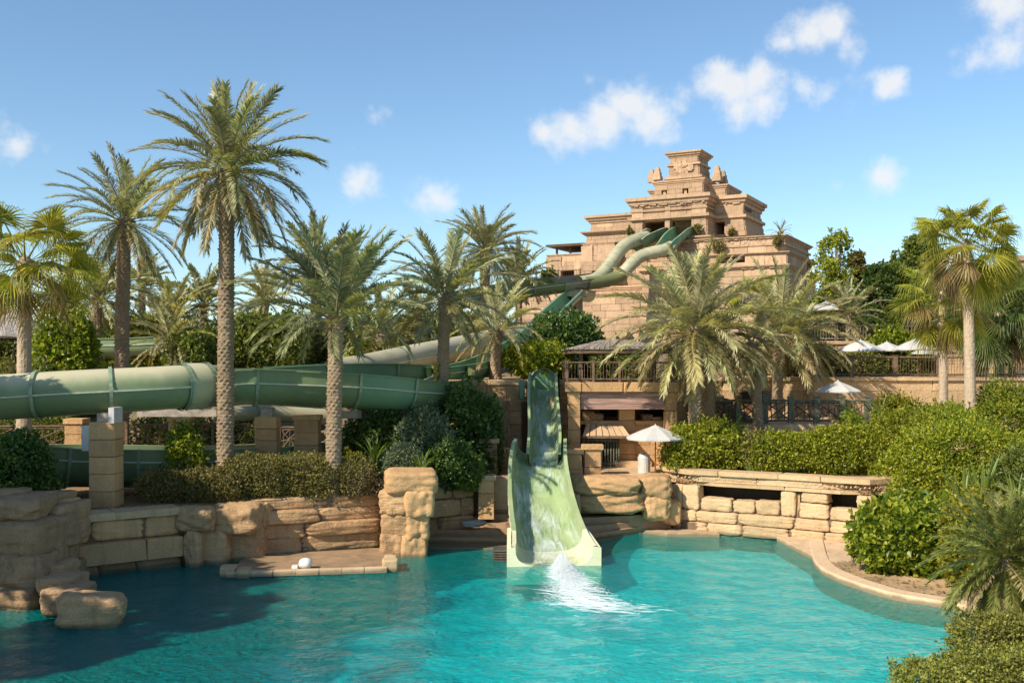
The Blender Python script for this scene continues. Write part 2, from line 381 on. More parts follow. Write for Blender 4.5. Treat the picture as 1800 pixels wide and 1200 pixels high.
def frames(path):
    T = np.gradient(path, axis=0); T /= np.linalg.norm(T, axis=1)[:, None]
    S = np.cross(T, [0, 0, 1.]); S /= np.linalg.norm(S, axis=1)[:, None]
    U = np.cross(S, T); return T, S, U

def sweep(name, path, prof, i0, i1, mat, parent, closed=True, smooth=True, fr=None, ends=False):
    """prof(t) -> (k,2) offsets (side, up) along path[i0..i1]; ids shared between neighbouring segments"""
    T, S, U = fr if fr is not None else frames(path)
    n = len(path); V = []; UV = []; ks = None; s = 0.
    for i in range(i0, i1+1):
        p = np.asarray(prof(i/(n-1)), float); ks = len(p)
        V.append(path[i]+p[:, :1]*S[i]+p[:, 1:]*U[i])
        if i > i0: s += np.linalg.norm(path[i]-path[i-1])
        UV.append(np.stack([np.linspace(0, 1, ks), np.full(ks, s)], 1))
    V = np.vstack(V); UV = np.vstack(UV); m = i1-i0; F = []
    kk = ks if closed else ks-1
    for i in range(m):
        for j in range(kk):
            a = i*ks+j; b = i*ks+(j+1) % ks
            F.append((a, b, b+ks, a+ks))
    o = WL[parent.name] if parent is not None else Vector((0, 0, 0))
    me = np_mesh(name, V-np.array(o), F, smooth, UV)
    if smooth: me.set_sharp_from_angle(angle=R(50))
    return obj(name, me, mat, parent, o)

def prof_tube(r, n=28):
    a = np.linspace(0, 2*np.pi, n, endpoint=False); P = np.stack([np.cos(a)*r, np.sin(a)*r], 1)
    return lambda t: P
def prof_trough(r, wall, th=.06, n=16, wall_far=None, lip=.1):
    wall_far = wall if wall_far is None else wall_far
    a = np.linspace(np.pi, 2*np.pi, n)
    out = np.stack([np.cos(a)*r, np.sin(a)*r], 1); inn = np.stack([np.cos(a)*(r-th), np.sin(a)*(r-th)], 1)[::-1]
    P = np.vstack([[-r-lip, wall_far], [-r-lip, wall_far-.06], [-r, wall_far-.06], out, [r, wall-.06], [r+lip, wall-.06], [r+lip, wall], [r-th, wall], inn, [-r+th, wall_far]])
    return lambda t: P
def prof_rect(cx, cy, w, h):
    P = np.array([[cx-w, cy-h], [cx+w, cy-h], [cx+w, cy+h], [cx-w, cy+h]]); return lambda t: P

def flume(name, label, ctrl, kind, r, mat, cuts, n=120, wall=.6, wall_far=None, seams=True, mats=None, group=None, flange_h=.09, seam_side=(1,), seam_up=0.0, fmat='flange'):
    path = catmull(ctrl, n); fr = frames(path)
    root = thing(name, label, 'water slide', tuple(path[n//2]), group)
    pr = prof_tube(r) if kind == 'tube' else prof_trough(r, wall, wall_far=wall_far)
    idx = [0]+[int(c*(n-1)) for c in cuts]+[n-1]
    for k in range(len(idx)-1):
        sweep('segment', path, pr, idx[k], idx[k+1], mats[k] if mats else mat, root, fr=fr)
    fo = prof_tube(r+flange_h) if kind == 'tube' else prof_trough(r+flange_h, wall+.02, th=.12, wall_far=None if wall_far is None else wall_far+.02, lip=.06)
    for k in idx[1:-1]:
        # short ring centred on the joint
        T, S, U = fr; d = T[k]*.07
        pp = np.array([path[k]-d, path[k]-d*.3, path[k]+d*.3, path[k]+d]); f2 = tuple(np.repeat(x[k][None], 4, 0) for x in (T, S, U))
        sweep('flange', pp, fo, 0, 3, M[fmat], root, fr=f2, smooth=False)
    if seams:
        for sd in seam_side:
            sweep('seam', path, prof_rect(sd*(r+.02), seam_up, .055, .028), 0, n-1, M['seam'], root, fr=fr, smooth=False)
    return root, path

# ---- stones: shared unit meshes
def rock_mesh(name, sub, p, amp, seed, freq=2.2, ridge=0.0):
    bm = bmesh.new(); bmesh.ops.create_cube(bm, size=1.0)
    bmesh.ops.subdivide_edges(bm, edges=bm.edges[:], cuts=sub, use_grid_fill=True)
    me = bpy.data.meshes.new(name); bm.to_mesh(me); bm.free()
    n = len(me.vertices); V = np.empty(n*3, np.float32); me.vertices.foreach_get('co', V); V = V.reshape(-1, 3)*2
    V /= (np.abs(V)**p).sum(1)[:, None]**(1/p)
    d = vnoise(V, freq*.5, seed)*amp+vnoise(V, freq*1.7, seed+5)*amp*.5-np.abs(vnoise(V, freq*1.15, seed+9))*amp*ridge+vnoise(V, freq*4.2, seed+2)*amp*.22
    V *= (1+d)[:, None]; V *= .5/np.percentile(np.abs(V), 97, axis=0)
    me.vertices.foreach_set('co', V.astype(np.float32).ravel()); me.update()
    me.polygons.foreach_set('use_smooth', np.full(len(me.polygons), True)); return me
STONE = [rock_mesh('stone_mesh', 7, 13.0, .05, 3.1*k, 2.6, .5) for k in range(12)]
BOULDER = [rock_mesh('boulder_mesh', 15, 5.0, .13, 7.3*k+1, 2.4, 1.1) for k in range(8)]
RUGGED = [rock_mesh('rugged_mesh', 13, 8.5, .085, 5.7*k+2, 2.9, 1.2) for k in range(12)]
def block_mesh(seed, c=.05):
    rnd = random.Random(seed); bm = bmesh.new(); bmesh.ops.create_cube(bm, size=1.0)
    bmesh.ops.bevel(bm, geom=bm.edges[:], offset=c*.6, segments=1, affect='EDGES')
    for v in bm.verts: v.co += Vector((rnd.uniform(-1, 1), rnd.uniform(-1, 1), rnd.uniform(-1, 1)))*.012
    me = bpy.data.meshes.new('block_mesh'); bm.to_mesh(me); bm.free(); return me
BLOCK = [block_mesh(k) for k in range(8)]

def stone_run(parent, line, z0, courses, length, depth, mat, seed, meshes=STONE, name='stone', batter=0.0, gap=.012, jitter=.06, skip=None, back=True, backmat=None, mats=None):
    """lay courses of stones along a polyline (world xy, outer face on the line, body to the left-hand side of travel)"""
    rnd = random.Random(seed); pts = [Vector(p).to_2d() for p in line]
    segs = [(pts[i], pts[i+1]) for i in range(len(pts)-1)]
    lens = [(b-a).length for a, b in segs]; tot = sum(lens)
    def at(s):
        s = max(0, min(tot-1e-4, s))
        for (a, b), L in zip(segs, lens):
            if s <= L: return a+(b-a)*(s/L), (b-a).normalized()
            s -= L
        return segs[-1][1], (segs[-1][1]-segs[-1][0]).normalized()
    z = z0
    for ci, h in enumerate(courses):
        s = -rnd.uniform(0, length*.5) if ci % 2 else 0.0
        while s < tot-.05:
            L = length*rnd.uniform(.65, 1.4); e = s+L
            if tot-e < length*.35: e = tot
            a = max(0, s); e = min(e, tot)
            if e-a > .12:
                p0, _ = at(a+.001); p1, _ = at(e-.001); d = (p1-p0); ln = d.length; d = d.normalized() if ln > 1e-4 else at(a)[1]
                nrm = Vector((-d.y, d.x))          # to the left of travel = into the bank
                off = depth/2+batter*(z-z0)+rnd.uniform(-1, 1)*jitter
                c = (p0+p1)/2+nrm*off
                zc = z+h/2
                if skip is None or not skip(c.x, c.y, zc):
                    obj(name, rnd.choice(meshes), (rnd.choice(mats) if mats else mat), parent, (c.x, c.y, zc),
                        (0, 0, math.atan2(d.y, d.x)+(math.pi if rnd.random() < .5 else 0)), (ln-gap, depth, h-gap))
            s = e
        z += h
    if back:
        mb = MB(); inset = .16
        for a, b in segs:
            d = (b-a).normalized(); nrm = Vector((-d.y, d.x))
            a0, b0 = a+nrm*inset-d*.0, b+nrm*inset
            bt = batter*(z-z0)
            a1, b1 = a+nrm*(depth*1.1), b+nrm*(depth*1.1)
            mb.hexa([(a0.x, a0.y, z0), (b0.x, b0.y, z0), (b1.x, b1.y, z0), (a1.x, a1.y, z0)],
                    [(a0.x+nrm.x*bt, a0.y+nrm.y*bt, z-.05), (b0.x+nrm.x*bt, b0.y+nrm.y*bt, z-.05), (b1.x+nrm.x*bt, b1.y+nrm.y*bt, z-.05), (a1.x+nrm.x*bt, a1.y+nrm.y*bt, z-.05)])
        mb.build('core', backmat or M['mortar'], parent)
    return z

def slab_run(parent, line, z, h, length, depth, over, mat, seed, name='coping'):
    stone_run(parent, line, z, [h], length, depth, mat, seed, BLOCK, name, jitter=.008, back=False, gap=.008)

# ---- foliage
def leaf_arrays(blobs, n, L, W, seed, up=.35, lump=.16, shell=.2, cull=.62, pw=2.0, zmin=None, spread=.9, shoot=.42):
    rg = np.random.default_rng(seed); B = np.array([b[:6] for b in blobs], float)
    area = (B[:, 3]*B[:, 4]+B[:, 4]*B[:, 5]+B[:, 3]*B[:, 5]); k = rg.choice(len(B), n*2, p=area/area.sum())
    d = rg.normal(size=(n*2, 3)); d /= np.linalg.norm(d, axis=1)[:, None]
    sh = d/((np.abs(d)**pw).sum(1)[:, None]**(1/pw))
    r = 1-np.abs(rg.normal(0, shell, n*2))+rg.normal(0, .03, n*2)
    r *= 1+lump*vnoise(B[k, :3]*.7+d*2.2, 1.6, seed % 17)+.13*np.clip(vnoise(B[k, :3]+d*3.0, 3.1, seed % 13)-.1, 0, 1)*rg.random(n*2)*2
    P = B[k, :3]+sh*r[:, None]*B[k, 3:6]
    ok = np.ones(n*2, bool)
    if zmin is not None: ok &= P[:, 2] > zmin
    if cull:
        for j in range(len(B)):
            q = ((P-B[j, :3])/B[j, 3:6]); inside = (np.abs(q)**pw).sum(1)**(1/pw) < cull
            ok &= ~(inside & (k != j))
    idx = np.nonzero(ok)[0][:n]; P = P[idx]; out = d[idx]/B[k[idx], 3:6]; out /= np.linalg.norm(out, axis=1)[:, None]; m = len(P)
    if shoot and m > 400:      # young shoots standing out of the mass
        ns = m//70; per = 10; src = rg.integers(0, m, ns); tgt = rg.choice(m, ns*per, replace=False).reshape(ns, per)
        dr_ = out[src]*.7+np.array([0, 0, .75])+rg.normal(size=(ns, 3))*.3; dr_ /= np.linalg.norm(dr_, axis=1)[:, None]
        ln_ = shoot*rg.uniform(.4, 1.3, ns); tt = np.linspace(0, 1, per)
        P[tgt] = P[src][:, None]+dr_[:, None]*(ln_[:, None]*tt[None])[:, :, None]; out[tgt] = dr_[:, None]
    ax = out*.7+rg.normal(size=(m, 3))*spread*.8+np.array([0, 0, .25]); ax /= np.linalg.norm(ax, axis=1)[:, None]
    nr = out*.6+np.array([0, 0, up])+rg.normal(size=(m, 3))*.55
    sd = np.cross(ax, nr); sd /= np.linalg.norm(sd, axis=1)[:, None]+1e-9
    nn = np.cross(sd, ax)
    l = (L*rg.uniform(.45, 1.4, m))[:, None]; w = l*W
    base = P; tip = P+ax*l-nn*l*.12; mid = P+ax*l*.45
    V = np.stack([base, mid+sd*w+nn*w*.35, tip, mid-sd*w+nn*w*.35], 1).reshape(-1, 3)
    i = np.arange(m)*4
    F = np.stack([np.stack([i, i+1, i+2], 1), np.stack([i, i+2, i+3], 1)], 1).reshape(-1, 3)
    return V, F

def foliage(parent, blobs, n, L, W, mat, seed, name='foliage', **k):
    V, F = leaf_arrays(blobs, n, L, W, seed, **k)
    o = WL[parent.name]
    return obj(name, np_mesh(name, V-np.array(o), F), mat, parent, o, kind='stuff')

def stems(parent, base, blobs, r, seed, mat=None, name='stem', k=6):
    rnd = random.Random(seed); mb = MB(); base = Vector(base)
    for j in range(k):
        b = rnd.choice(blobs); e = Vector((b[0]+rnd.uniform(-.5, .5)*b[3], b[1]+rnd.uniform(-.5, .5)*b[4], b[2]+rnd.uniform(-.2, .5)*b[5]))
        s = base+Vector((rnd.uniform(-1, 1), rnd.uniform(-1, 1), 0))*.25*abs(e.x-base.x+.3)
        m1 = s.lerp(e, .5)+Vector((rnd.uniform(-.2, .2), rnd.uniform(-.2, .2), .15))
        mb.tube([s, m1, e], [r, r*.7, r*.3], 5, False)
    mb.build(name, mat or M['bark'], parent, True)

def bush_blobs(x, y, z, rx, ry, h, n, seed, flat=.75):
    """a mound of n lumps on the ground at z"""
    rnd = random.Random(seed); out = [(x, y, z+h*.42, rx*.72, ry*.72, h*.5, 0)]
    for i in range(n):
        a = 2*math.pi*(i+rnd.random()*.7)/n; q = rnd.uniform(.3, .75); s = rnd.uniform(.3, .5)
        hh = rnd.uniform(.25, .78)*(1-.35*q)
        out.append((x+math.cos(a)*rx*q, y+math.sin(a)*ry*q, z+h*hh, rx*s, ry*s, h*s*flat, 0))
    return out

def shrub(label, u, vt, vb, hw, Y, mat, n=7000, L=.13, W=.32, seed=1, lumps=9, cat='shrub', name='shrub', group=None, ry=None, extra=None, shell=.22, lump=.18, pw=2.0, stem_k=7, zb=None, spread=.9):
    z0 = pxz(vb, Y) if zb is None else zb; h = pxz(vt, Y)-z0; x = pxx(u, Y); rx = hw/FPX*Y; ry = ry or rx*.85
    t = thing(name, label, cat, (x, Y, z0), group)
    bl = bush_blobs(x, Y, z0, rx, ry, h, lumps, seed)
    foliage(t, bl, n, L, W, mat, seed, zmin=z0-.05, shell=shell, lump=lump, pw=pw, spread=spread)
    stems(t, (x, Y, z0-.1), bl, .035, seed, k=stem_k)
    if extra:
        em, en, eL = extra
        foliage(t, bl, en, eL, .45, em, seed+71, 'blossom', shell=.05, cull=0, zmin=z0+.2)
    return t

def hedge(label, line, z0, z1, depth, mat, n, L, seed, cat='hedge', group=None, W=.34, name='hedge', lump=.1):
    """clipped hedge along a polyline"""
    pts = [Vector(p).to_2d() for p in line]; bl = []; rnd = random.Random(seed)
    for a, b in zip(pts, pts[1:]):
        ln = (b-a).length; k = max(1, int(ln/(depth*.8)))
        for i in range(k):
            c = a.lerp(b, (i+.5)/k); hh = (z1-z0)*rnd.uniform(.88, 1.06)
            bl.append((c.x+rnd.uniform(-.1, .1), c.y+rnd.uniform(-.1, .1), z0+hh*.5, ln/k*.75, depth*.55*rnd.uniform(.9, 1.1), hh*.5, 0))
    c = pts[len(pts)//2]
    t = thing(name, label, cat, (c.x, c.y, z0), group)
    foliage(t, bl, n, L, W, mat, seed, pw=3.2, lump=lump, shell=.16, zmin=z0, cull=.75, shoot=.22)
    for i in range(0, len(bl), 2):
        pass
    mb = MB(); 
    for b in bl:
        for j in range(3):
            s = Vector((b[0]+rnd.uniform(-.3, .3), b[1]+rnd.uniform(-.2, .2), z0-.05)); mb.tube([s, s+Vector((rnd.uniform(-.3, .3), rnd.uniform(-.3, .3), (z1-z0)*.7))], [.03, .012], 5, False)
    mb.build('stem', M['bark'], t, True)
    return t

def tree(label, u, vt, vb, hw, Y, mat, n, L, seed, name='broadleaf_tree', group=None, lumps=16, vcrown=None, W=.34, cat='tree', shell=.3, zb=None, trunk_r=.22, flat=.8, lean=0, bs=(.2, .38)):
    z0 = pxz(vb, Y) if zb is None else zb; zt = pxz(vt, Y); x = pxx(u, Y); rx = hw/FPX*Y; zc = pxz(vcrown, Y) if vcrown else z0+(zt-z0)*.3
    rnd = random.Random(seed); t = thing(name, label, cat, (x, Y, z0), group)
    h = zt-zc; bl = []
    for i in range(lumps):
        a = rnd.uniform(0, 2*math.pi); f = rnd.random(); q = math.sqrt(rnd.random())*(.9 if f < .6 else .9*(1-(f-.6)/.4*.75))
        s = rnd.uniform(*bs)
        bl.append((x+lean*f+math.cos(a)*rx*q*.75, Y+math.sin(a)*rx*q*.7, zc+h*(.12+.76*f), rx*s, rx*s, max(rx*s*flat, h*.1), 0))
    mb = MB(); top = Vector((x+lean*.5, Y, zc+h*.45))
    mb.tube([(x, Y, z0-.3), (x+rnd.uniform(-.15, .15), Y, z0+(zc-z0)*.6), top, (x+lean*.8, Y, zc+h*.8)], [trunk_r, trunk_r*.8, trunk_r*.5, trunk_r*.15], 8)
    mb.build('trunk', M['bark'], t, True)
    lm = MB()
    for b in bl:
        s = Vector((x, Y, zc-.1*h)).lerp(top, rnd.random()); lm.tube([s, s.lerp(Vector(b[:3]), .5)+Vector((0, 0, .15)), b[:3]], [trunk_r*.4, trunk_r*.25, trunk_r*.08], 5, False)
    lm.build('limb', M['bark'], t, True)
    foliage(t, bl, n, L, W, mat, seed, 'crown', shell=shell, lump=.2, cull=.5)
    return t

# ---- palms
def frond_mesh(e0, droop, pairs, seed, lf=.145, wd=.0068, curl=0.0, vee=24):
    rg = np.random.default_rng(seed); n = 13; ss = np.linspace(0, 1, n)
    e = np.radians(e0-droop*ss**1.35); dr = np.cos(e)/(n-1); dz = np.sin(e)/(n-1)
    Pc = np.stack([np.concatenate([[0], np.cumsum(dr[:-1])]), curl*ss**2, np.concatenate([[0], np.cumsum(dz[:-1])])], 1)
    T = np.gradient(Pc, axis=0); T /= np.linalg.norm(T, axis=1)[:, None]
    V = []; F = []
    for i in range(n):                          # rachis: flat triangle tube
        r = .0095*(1-ss[i])**.8+.0015; S = np.array([0, 1., 0]); Nn = np.cross(T[i], S); Nn = Nn if Nn[2] >= 0 or True else -Nn
        V += [Pc[i]+S*r*1.3, Pc[i]-S*r*1.3, Pc[i]-Nn*r]
    for i in range(n-1):
        for j in range(3):
            a, b = i*3+j, i*3+(j+1) % 3; F += [(a, b, b+3), (a, b+3, a+3)]
    s_ = np.linspace(.13, .995, pairs)
    for s in s_:
        q = s*(n-1); i = min(int(q), n-2); f = q-i; p = Pc[i]*(1-f)+Pc[i+1]*f; t = T[i]*(1-f)+T[i+1]*f; t /= np.linalg.norm(t)
        S = np.array([0, 1., 0]); Nn = np.cross(t, S); Nn = -Nn if np.dot(Nn, [-t[2], 0, t[0]]) < 0 else Nn
        ll = lf*(.45+1.0*math.sin(min(1, s*1.15+.08)*math.pi*.72))*.78*(1 if s < .9 else .85)
        for sd in (-1, 1):
            al = math.radians(62-34*s+rg.uniform(-9, 9)); be = math.radians(vee+rg.uniform(-22, 22))
            d = t*math.cos(al)+S*sd*math.sin(al)*math.cos(be)+Nn*math.sin(al)*math.sin(be); L = ll*rg.uniform(.85, 1.12)
            w = np.cross(d, Nn*.7+S*sd*.3); w /= np.linalg.norm(w)+1e-9; w *= wd*rg.uniform(.8, 1.2)
            m_ = p+d*L*.5; tip = p+d*L+np.array([0, 0, -L*.16])
            o = len(V); V += [p-w*.5, p+w*.5, m_-w, m_+w, tip]; F += [(o, o+1, o+3), (o, o+3, o+2), (o+2, o+3, o+4)]
    return np_mesh('frond_mesh', np.array(V), np.array(F))
_FR = {}
def get_frond(e0, far, v):
    k = (round(e0/13), far, v)
    if k not in _FR:
        e = k[0]*13; dr = 26+34*max(0, min(1, (85-e)/70)) if e > 0 else max(25, 60+e*.7)
        _FR[k] = frond_mesh(e, dr*(.85, 1.15, 1.0)[v], 34 if far else 76, (k[0]*37+v*101+1500) % 9999+(7 if far else 0), .16 if far else .145, .016 if far else .0068, (-.08, .07, .0)[v])
    return _FR[k]

def trunk_mesh(h, r0, r1, bend, seed, dz=.15, sides=20, knob=.13, boots=1.0, bend_y=0):
    rg = np.random.default_rng(seed); n = max(6, int(h/dz)); V = []; F = []
    for i in range(n+1):
        for half in (0, 1):
            t = (i+.82*half)/n; t = min(t, 1.0); r = r0+(r1-r0)*t; r *= 1+.25*max(0, 1-t*n*dz/.7)*.6
            top = max(0, 1-(1-t)*h/1.1); r *= 1+.38*boots*top; kb = knob*(1+1.6*top)
            ph = rg.uniform(-.12, .12)
            for j in range(sides):
                k = (j+i) % 2; a = 2*math.pi*(j+ph)/sides
                rr = r*(1-kb*.45+(kb*(1.25 if k else .35)*rg.uniform(.2, 1.6) if half else rg.normal(0, .012)))
                V.append((bend*t*t+math.cos(a)*rr, bend_y*t*t+math.sin(a)*rr, h*t+(rg.uniform(-.3, .4)*dz*.5 if half and k else 0)))
    n = 2*n+1
    for i in range(n):
        for j in range(sides):
            a = i*sides+j; b = i*sides+(j+1) % sides; F.append((a, b, b+sides, a+sides))
    c = n*sides; V.append((bend, bend_y, h+.3)); F2 = [(c+j, c+(j+1) % sides, len(V)-1, len(V)-1) for j in range(sides)]
    me = bpy.data.meshes.new('trunk_mesh'); me.from_pydata(V, [], F+[f[:3] for f in F2]); me.update(); return me

def date_palm(label, u, vc, Y, vb=None, zb=None, L=4.4, r=.36, n=58, seed=1, emin=-45, emax=86, mat='date', far=False, lean=0, group='date palms', low_dry=.5, ucrown=None, power=.95):
    rnd = random.Random(seed); z0 = pxz(vb, Y) if zb is None else zb; x = pxx(u, Y)
    bend = (pxx(ucrown, Y)-x) if ucrown is not None else lean
    zc = pxz(vc, Y); h = zc-z0
    t = thing('date_palm', label, 'palm tree', (x, Y, z0), group)
    obj('trunk', trunk_mesh(h+.3, r, r*.86, bend, seed, .15 if not far else .3, 20 if not far else 10), M['trunk'], t, (x, Y, z0-.3))
    for i in range(n):
        f = ((i+.5)/n)**power; e0 = emax+(emin-emax)*f+rnd.uniform(-7, 7); az = i*2.39996+rnd.uniform(-.25, .25)
        dry = e0 < -8 and rnd.random() < low_dry
        s = L*rnd.uniform(.86, 1.08)*(.82+.18*math.sin(math.pi*min(1, f*1.2)))
        rr = r*(.25+.75*f)
        obj('frond', get_frond(e0, far, rnd.randrange(3)), M['date_dry'] if dry else M[mat], t,
            (x+bend+math.cos(az)*rr, Y+math.sin(az)*rr, zc+.15-.5*f+.1), (rnd.uniform(-.3, .3), 0, az), s)
    return t

def fan_mesh(e0, seed, dry=False, segs=42):
    """petiole + pleated fan blade with drooping split tips; unit: metres"""
    rg = np.random.default_rng(seed); V = []; F = []
    e = math.radians(e0); pl = 1.15; n = 5
    P = []; p = np.zeros(3); ang = e
    for i in range(n):
        P.append(p.copy()); ang = e-math.radians(14)*(i/n); p = p+np.array([math.cos(ang), 0, math.sin(ang)])*pl/(n-1)
    for i in range(n):
        r = .022*(1-.4*i/n); V += [P[i]+[0, r, 0], P[i]-[0, r, 0], P[i]-[0, 0, r]]
    for i in range(n-1):
        for j in range(3):
            a, b = i*3+j, i*3+(j+1) % 3; F += [(a, b, b+3), (a, b+3, a+3)]
    c = P[-1]; t = np.array([math.cos(ang-.15), 0, math.sin(ang-.15)]); S = np.array([0, 1., 0]); N_ = np.cross(t, S); N_ = -N_ if N_[2] < 0 else N_
    half = math.radians(135); dphi = 2*half/segs
    for k in range(segs):
        ph = -half+(k+.5)*dphi; Rr = .95*(.72+.28*math.cos(ph/2))*rg.uniform(.85, 1.12)
        def pt(rad, a, lift): return c+(t*math.cos(a)+S*math.sin(a))*rad+N_*lift
        w1 = dphi*.5; fold = .03*(1 if k % 2 else -1)
        dr = .10+.22*abs(ph)/half
        A = c+N_*.0; B1 = pt(Rr*.42, ph-w1*.85, -fold-.02); B2 = pt(Rr*.42, ph+w1*.85, fold-.02); dr += rg.uniform(0, .1)
        C1 = pt(Rr*.74, ph-w1*.3, 0)-np.array([0, 0, dr*.5]); C2 = pt(Rr*.74, ph+w1*.3, 0)-np.array([0, 0, dr*.5])
        D = pt(Rr*.88, ph+rg.uniform(-.06, .06), 0)-np.array([0, 0, dr*1.9+rg.uniform(0, .2)])
        o = len(V); V += [A, B1, B2, C1, C2, D]; F += [(o, o+1, o+2), (o+1, o+3, o+4), (o+1, o+4, o+2), (o+3, o+5, o+4)]
    return np_mesh('fan_mesh', np.array(V), np.array(F))
_FN = {}
def get_fan(e0, v):
    k = (round(e0/15), v)
    if k not in _FN: _FN[k] = fan_mesh(k[0]*15, 31*k[0]+v*7+900)
    return _FN[k]
def fan_palm(label, u, vc, Y, vb=None, zb=None, S=1.5, r=.27, n=34, seed=1, emin=-65, emax=82, mat='fan', dry=.5, group='fan palms', ucrown=None, skirt=0):
    rnd = random.Random(seed); z0 = pxz(vb, Y) if zb is None else zb; x = pxx(u, Y); zc = pxz(vc, Y); h = zc-z0
    bend = (pxx(ucrown, Y)-x) if ucrown is not None else 0
    t = thing('fan_palm', label, 'palm tree', (x, Y, z0), group)
    obj('trunk', trunk_mesh(h+.3, r*1.08, r*.8, bend, seed, .22, 16, .035, .6), M['trunk_pale'], t, (x, Y, z0-.3))
    for i in range(n+skirt):
        f = min(1, ((i+.5)/n)**.9); e0 = emax+(emin-emax)*f+rnd.uniform(-8, 8); az = i*2.39996+rnd.uniform(-.25, .25)
        if i >= n: e0 = rnd.uniform(-85, -62)
        isd = i >= n or (e0 < -18 and rnd.random() < dry)
        obj('frond', get_fan(e0, rnd.randrange(2)), M['fan_dry'] if isd else M[mat], t,
            (x+bend+math.cos(az)*r*.5, Y+math.sin(az)*r*.5, zc+.1-.5*f), (rnd.uniform(-.75, .75), 0, az), S*rnd.uniform(.85, 1.1))
    return t

def blade_plant(label, u, vt, vb, Y, n, seed, mat='blade', w=.05, group=None, spread=.45, name='spiky_plant', cat='plant'):
    rnd = random.Random(seed); z0 = pxz(vb, Y); h = pxz(vt, Y)-z0; x = pxx(u, Y)
    t = thing(name, label, cat, (x, Y, z0), group)
    for i in range(n):
        mb = MB(); az = i*2.4+rnd.uniform(-.3, .3); ln = h*rnd.uniform(.7, 1.1); sp = spread*rnd.uniform(.4, 1.3)
        d = Vector((math.cos(az), math.sin(az), 0)); s = Vector((-d.y, d.x, 0)); V = []; Fc = []
        for k in range(6):
            q = k/5; p = Vector((x, Y, z0-.03))+d*(.06+ln*sp*q**1.4)+Vector((0, 0, ln*(q-.28*sp*q**2.5))); ww = w*(1.1-q)**.6*min(1, .6+q*2)*(1 if k < 5 else .1)
            V += [p-s*ww, p+d*ww*.3-Vector((0, 0, ww*.35)), p+s*ww]
        for k in range(5):
            a = k*3; Fc += [(a, a+1, a+4, a+3), (a+1, a+2, a+5, a+4)]
        mb.add(V, Fc); mb.build('leaf', M[mat], t, True)
    return t

# ---- railings, umbrellas
def railing(label, line, z0, h, spacing, seed=0, style='bars', post='wood', bar='iron', group=None, post_h=None, pw=.13, name='railing', cat='railing', dz=0.0, rail=.045, gap=.13):
    pts = [Vector((p[0], p[1], z0+(p[2] if len(p) > 2 else 0))) for p in line]; c = pts[len(pts)//2]
    t = thing(name, label, cat, tuple(c), group); post_h = post_h or h+.08
    bal = MB()
    for a, b in zip(pts, pts[1:]):
        L = (b-a).length; k = max(1, round(L/spacing)); d = (b-a).normalized(); ang = math.atan2(d.y, d.x)
        for i in range(k+1):
            if i == k and b is not pts[-1]: continue
            p = a.lerp(b, i/k); mb = MB(); mb.box((p.x, p.y, p.z+post_h/2), (pw, pw, post_h), ang)
            po = mb.build('post', M[post], t)
            mb = MB(); mb.box((p.x, p.y, p.z+post_h+.025), (pw*1.25, pw*1.25, .05), ang); mb.build('post_cap', M[post], po)
        for z_, nm in ((h, 'top_rail'), (.16, 'bottom_rail')):
            mb = MB(); up = Vector((0, 0, z_)); mb.tube([a+up, b+up], rail*(1.15 if z_ == h else .9), 6); mb.build(nm, M[post if z_ == h else bar], t)
        s = math.hypot(b.x-a.x, b.y-a.y)
        if style == 'bars':
            m_ = int(L/gap)
            for i in range(m_):
                p = a.lerp(b, (i+.5)/m_); bal.tube([p+Vector((0, 0, .16)), p+Vector((0, 0, h-.02))], .014, 4, False)
        else:
            for i in range(k):
                p, q = a.lerp(b, (i+.06)/k), a.lerp(b, (i+.94)/k)
                Z = lambda P, z_: P+Vector((0, 0, z_)); lo, hi = .22, h-.12; rnd = random.Random(seed+i)
                bal.tube([Z(p, lo), Z(q, hi)], .034, 4, False); bal.tube([Z(p, hi), Z(q, lo)], .034, 4, False)
                for f in (.22, .5, .78):
                    bal.tube([Z(p.lerp(q, f), lo-.05), Z(p.lerp(q, f+rnd.uniform(-.12, .12)), hi+.1)], .028, 4, False)
                bal.tube([Z(p, (lo+hi)/2), Z(p.lerp(q, .5), hi)], .028, 4, False); bal.tube([Z(p.lerp(q, .5), lo), Z(q, (lo+hi)/2)], .028, 4, False)
                bal.tube([Z(p, hi), Z(q, hi)], .028, 4, False)
    bal.build('baluster', M[bar], t, kind='stuff')
    return t

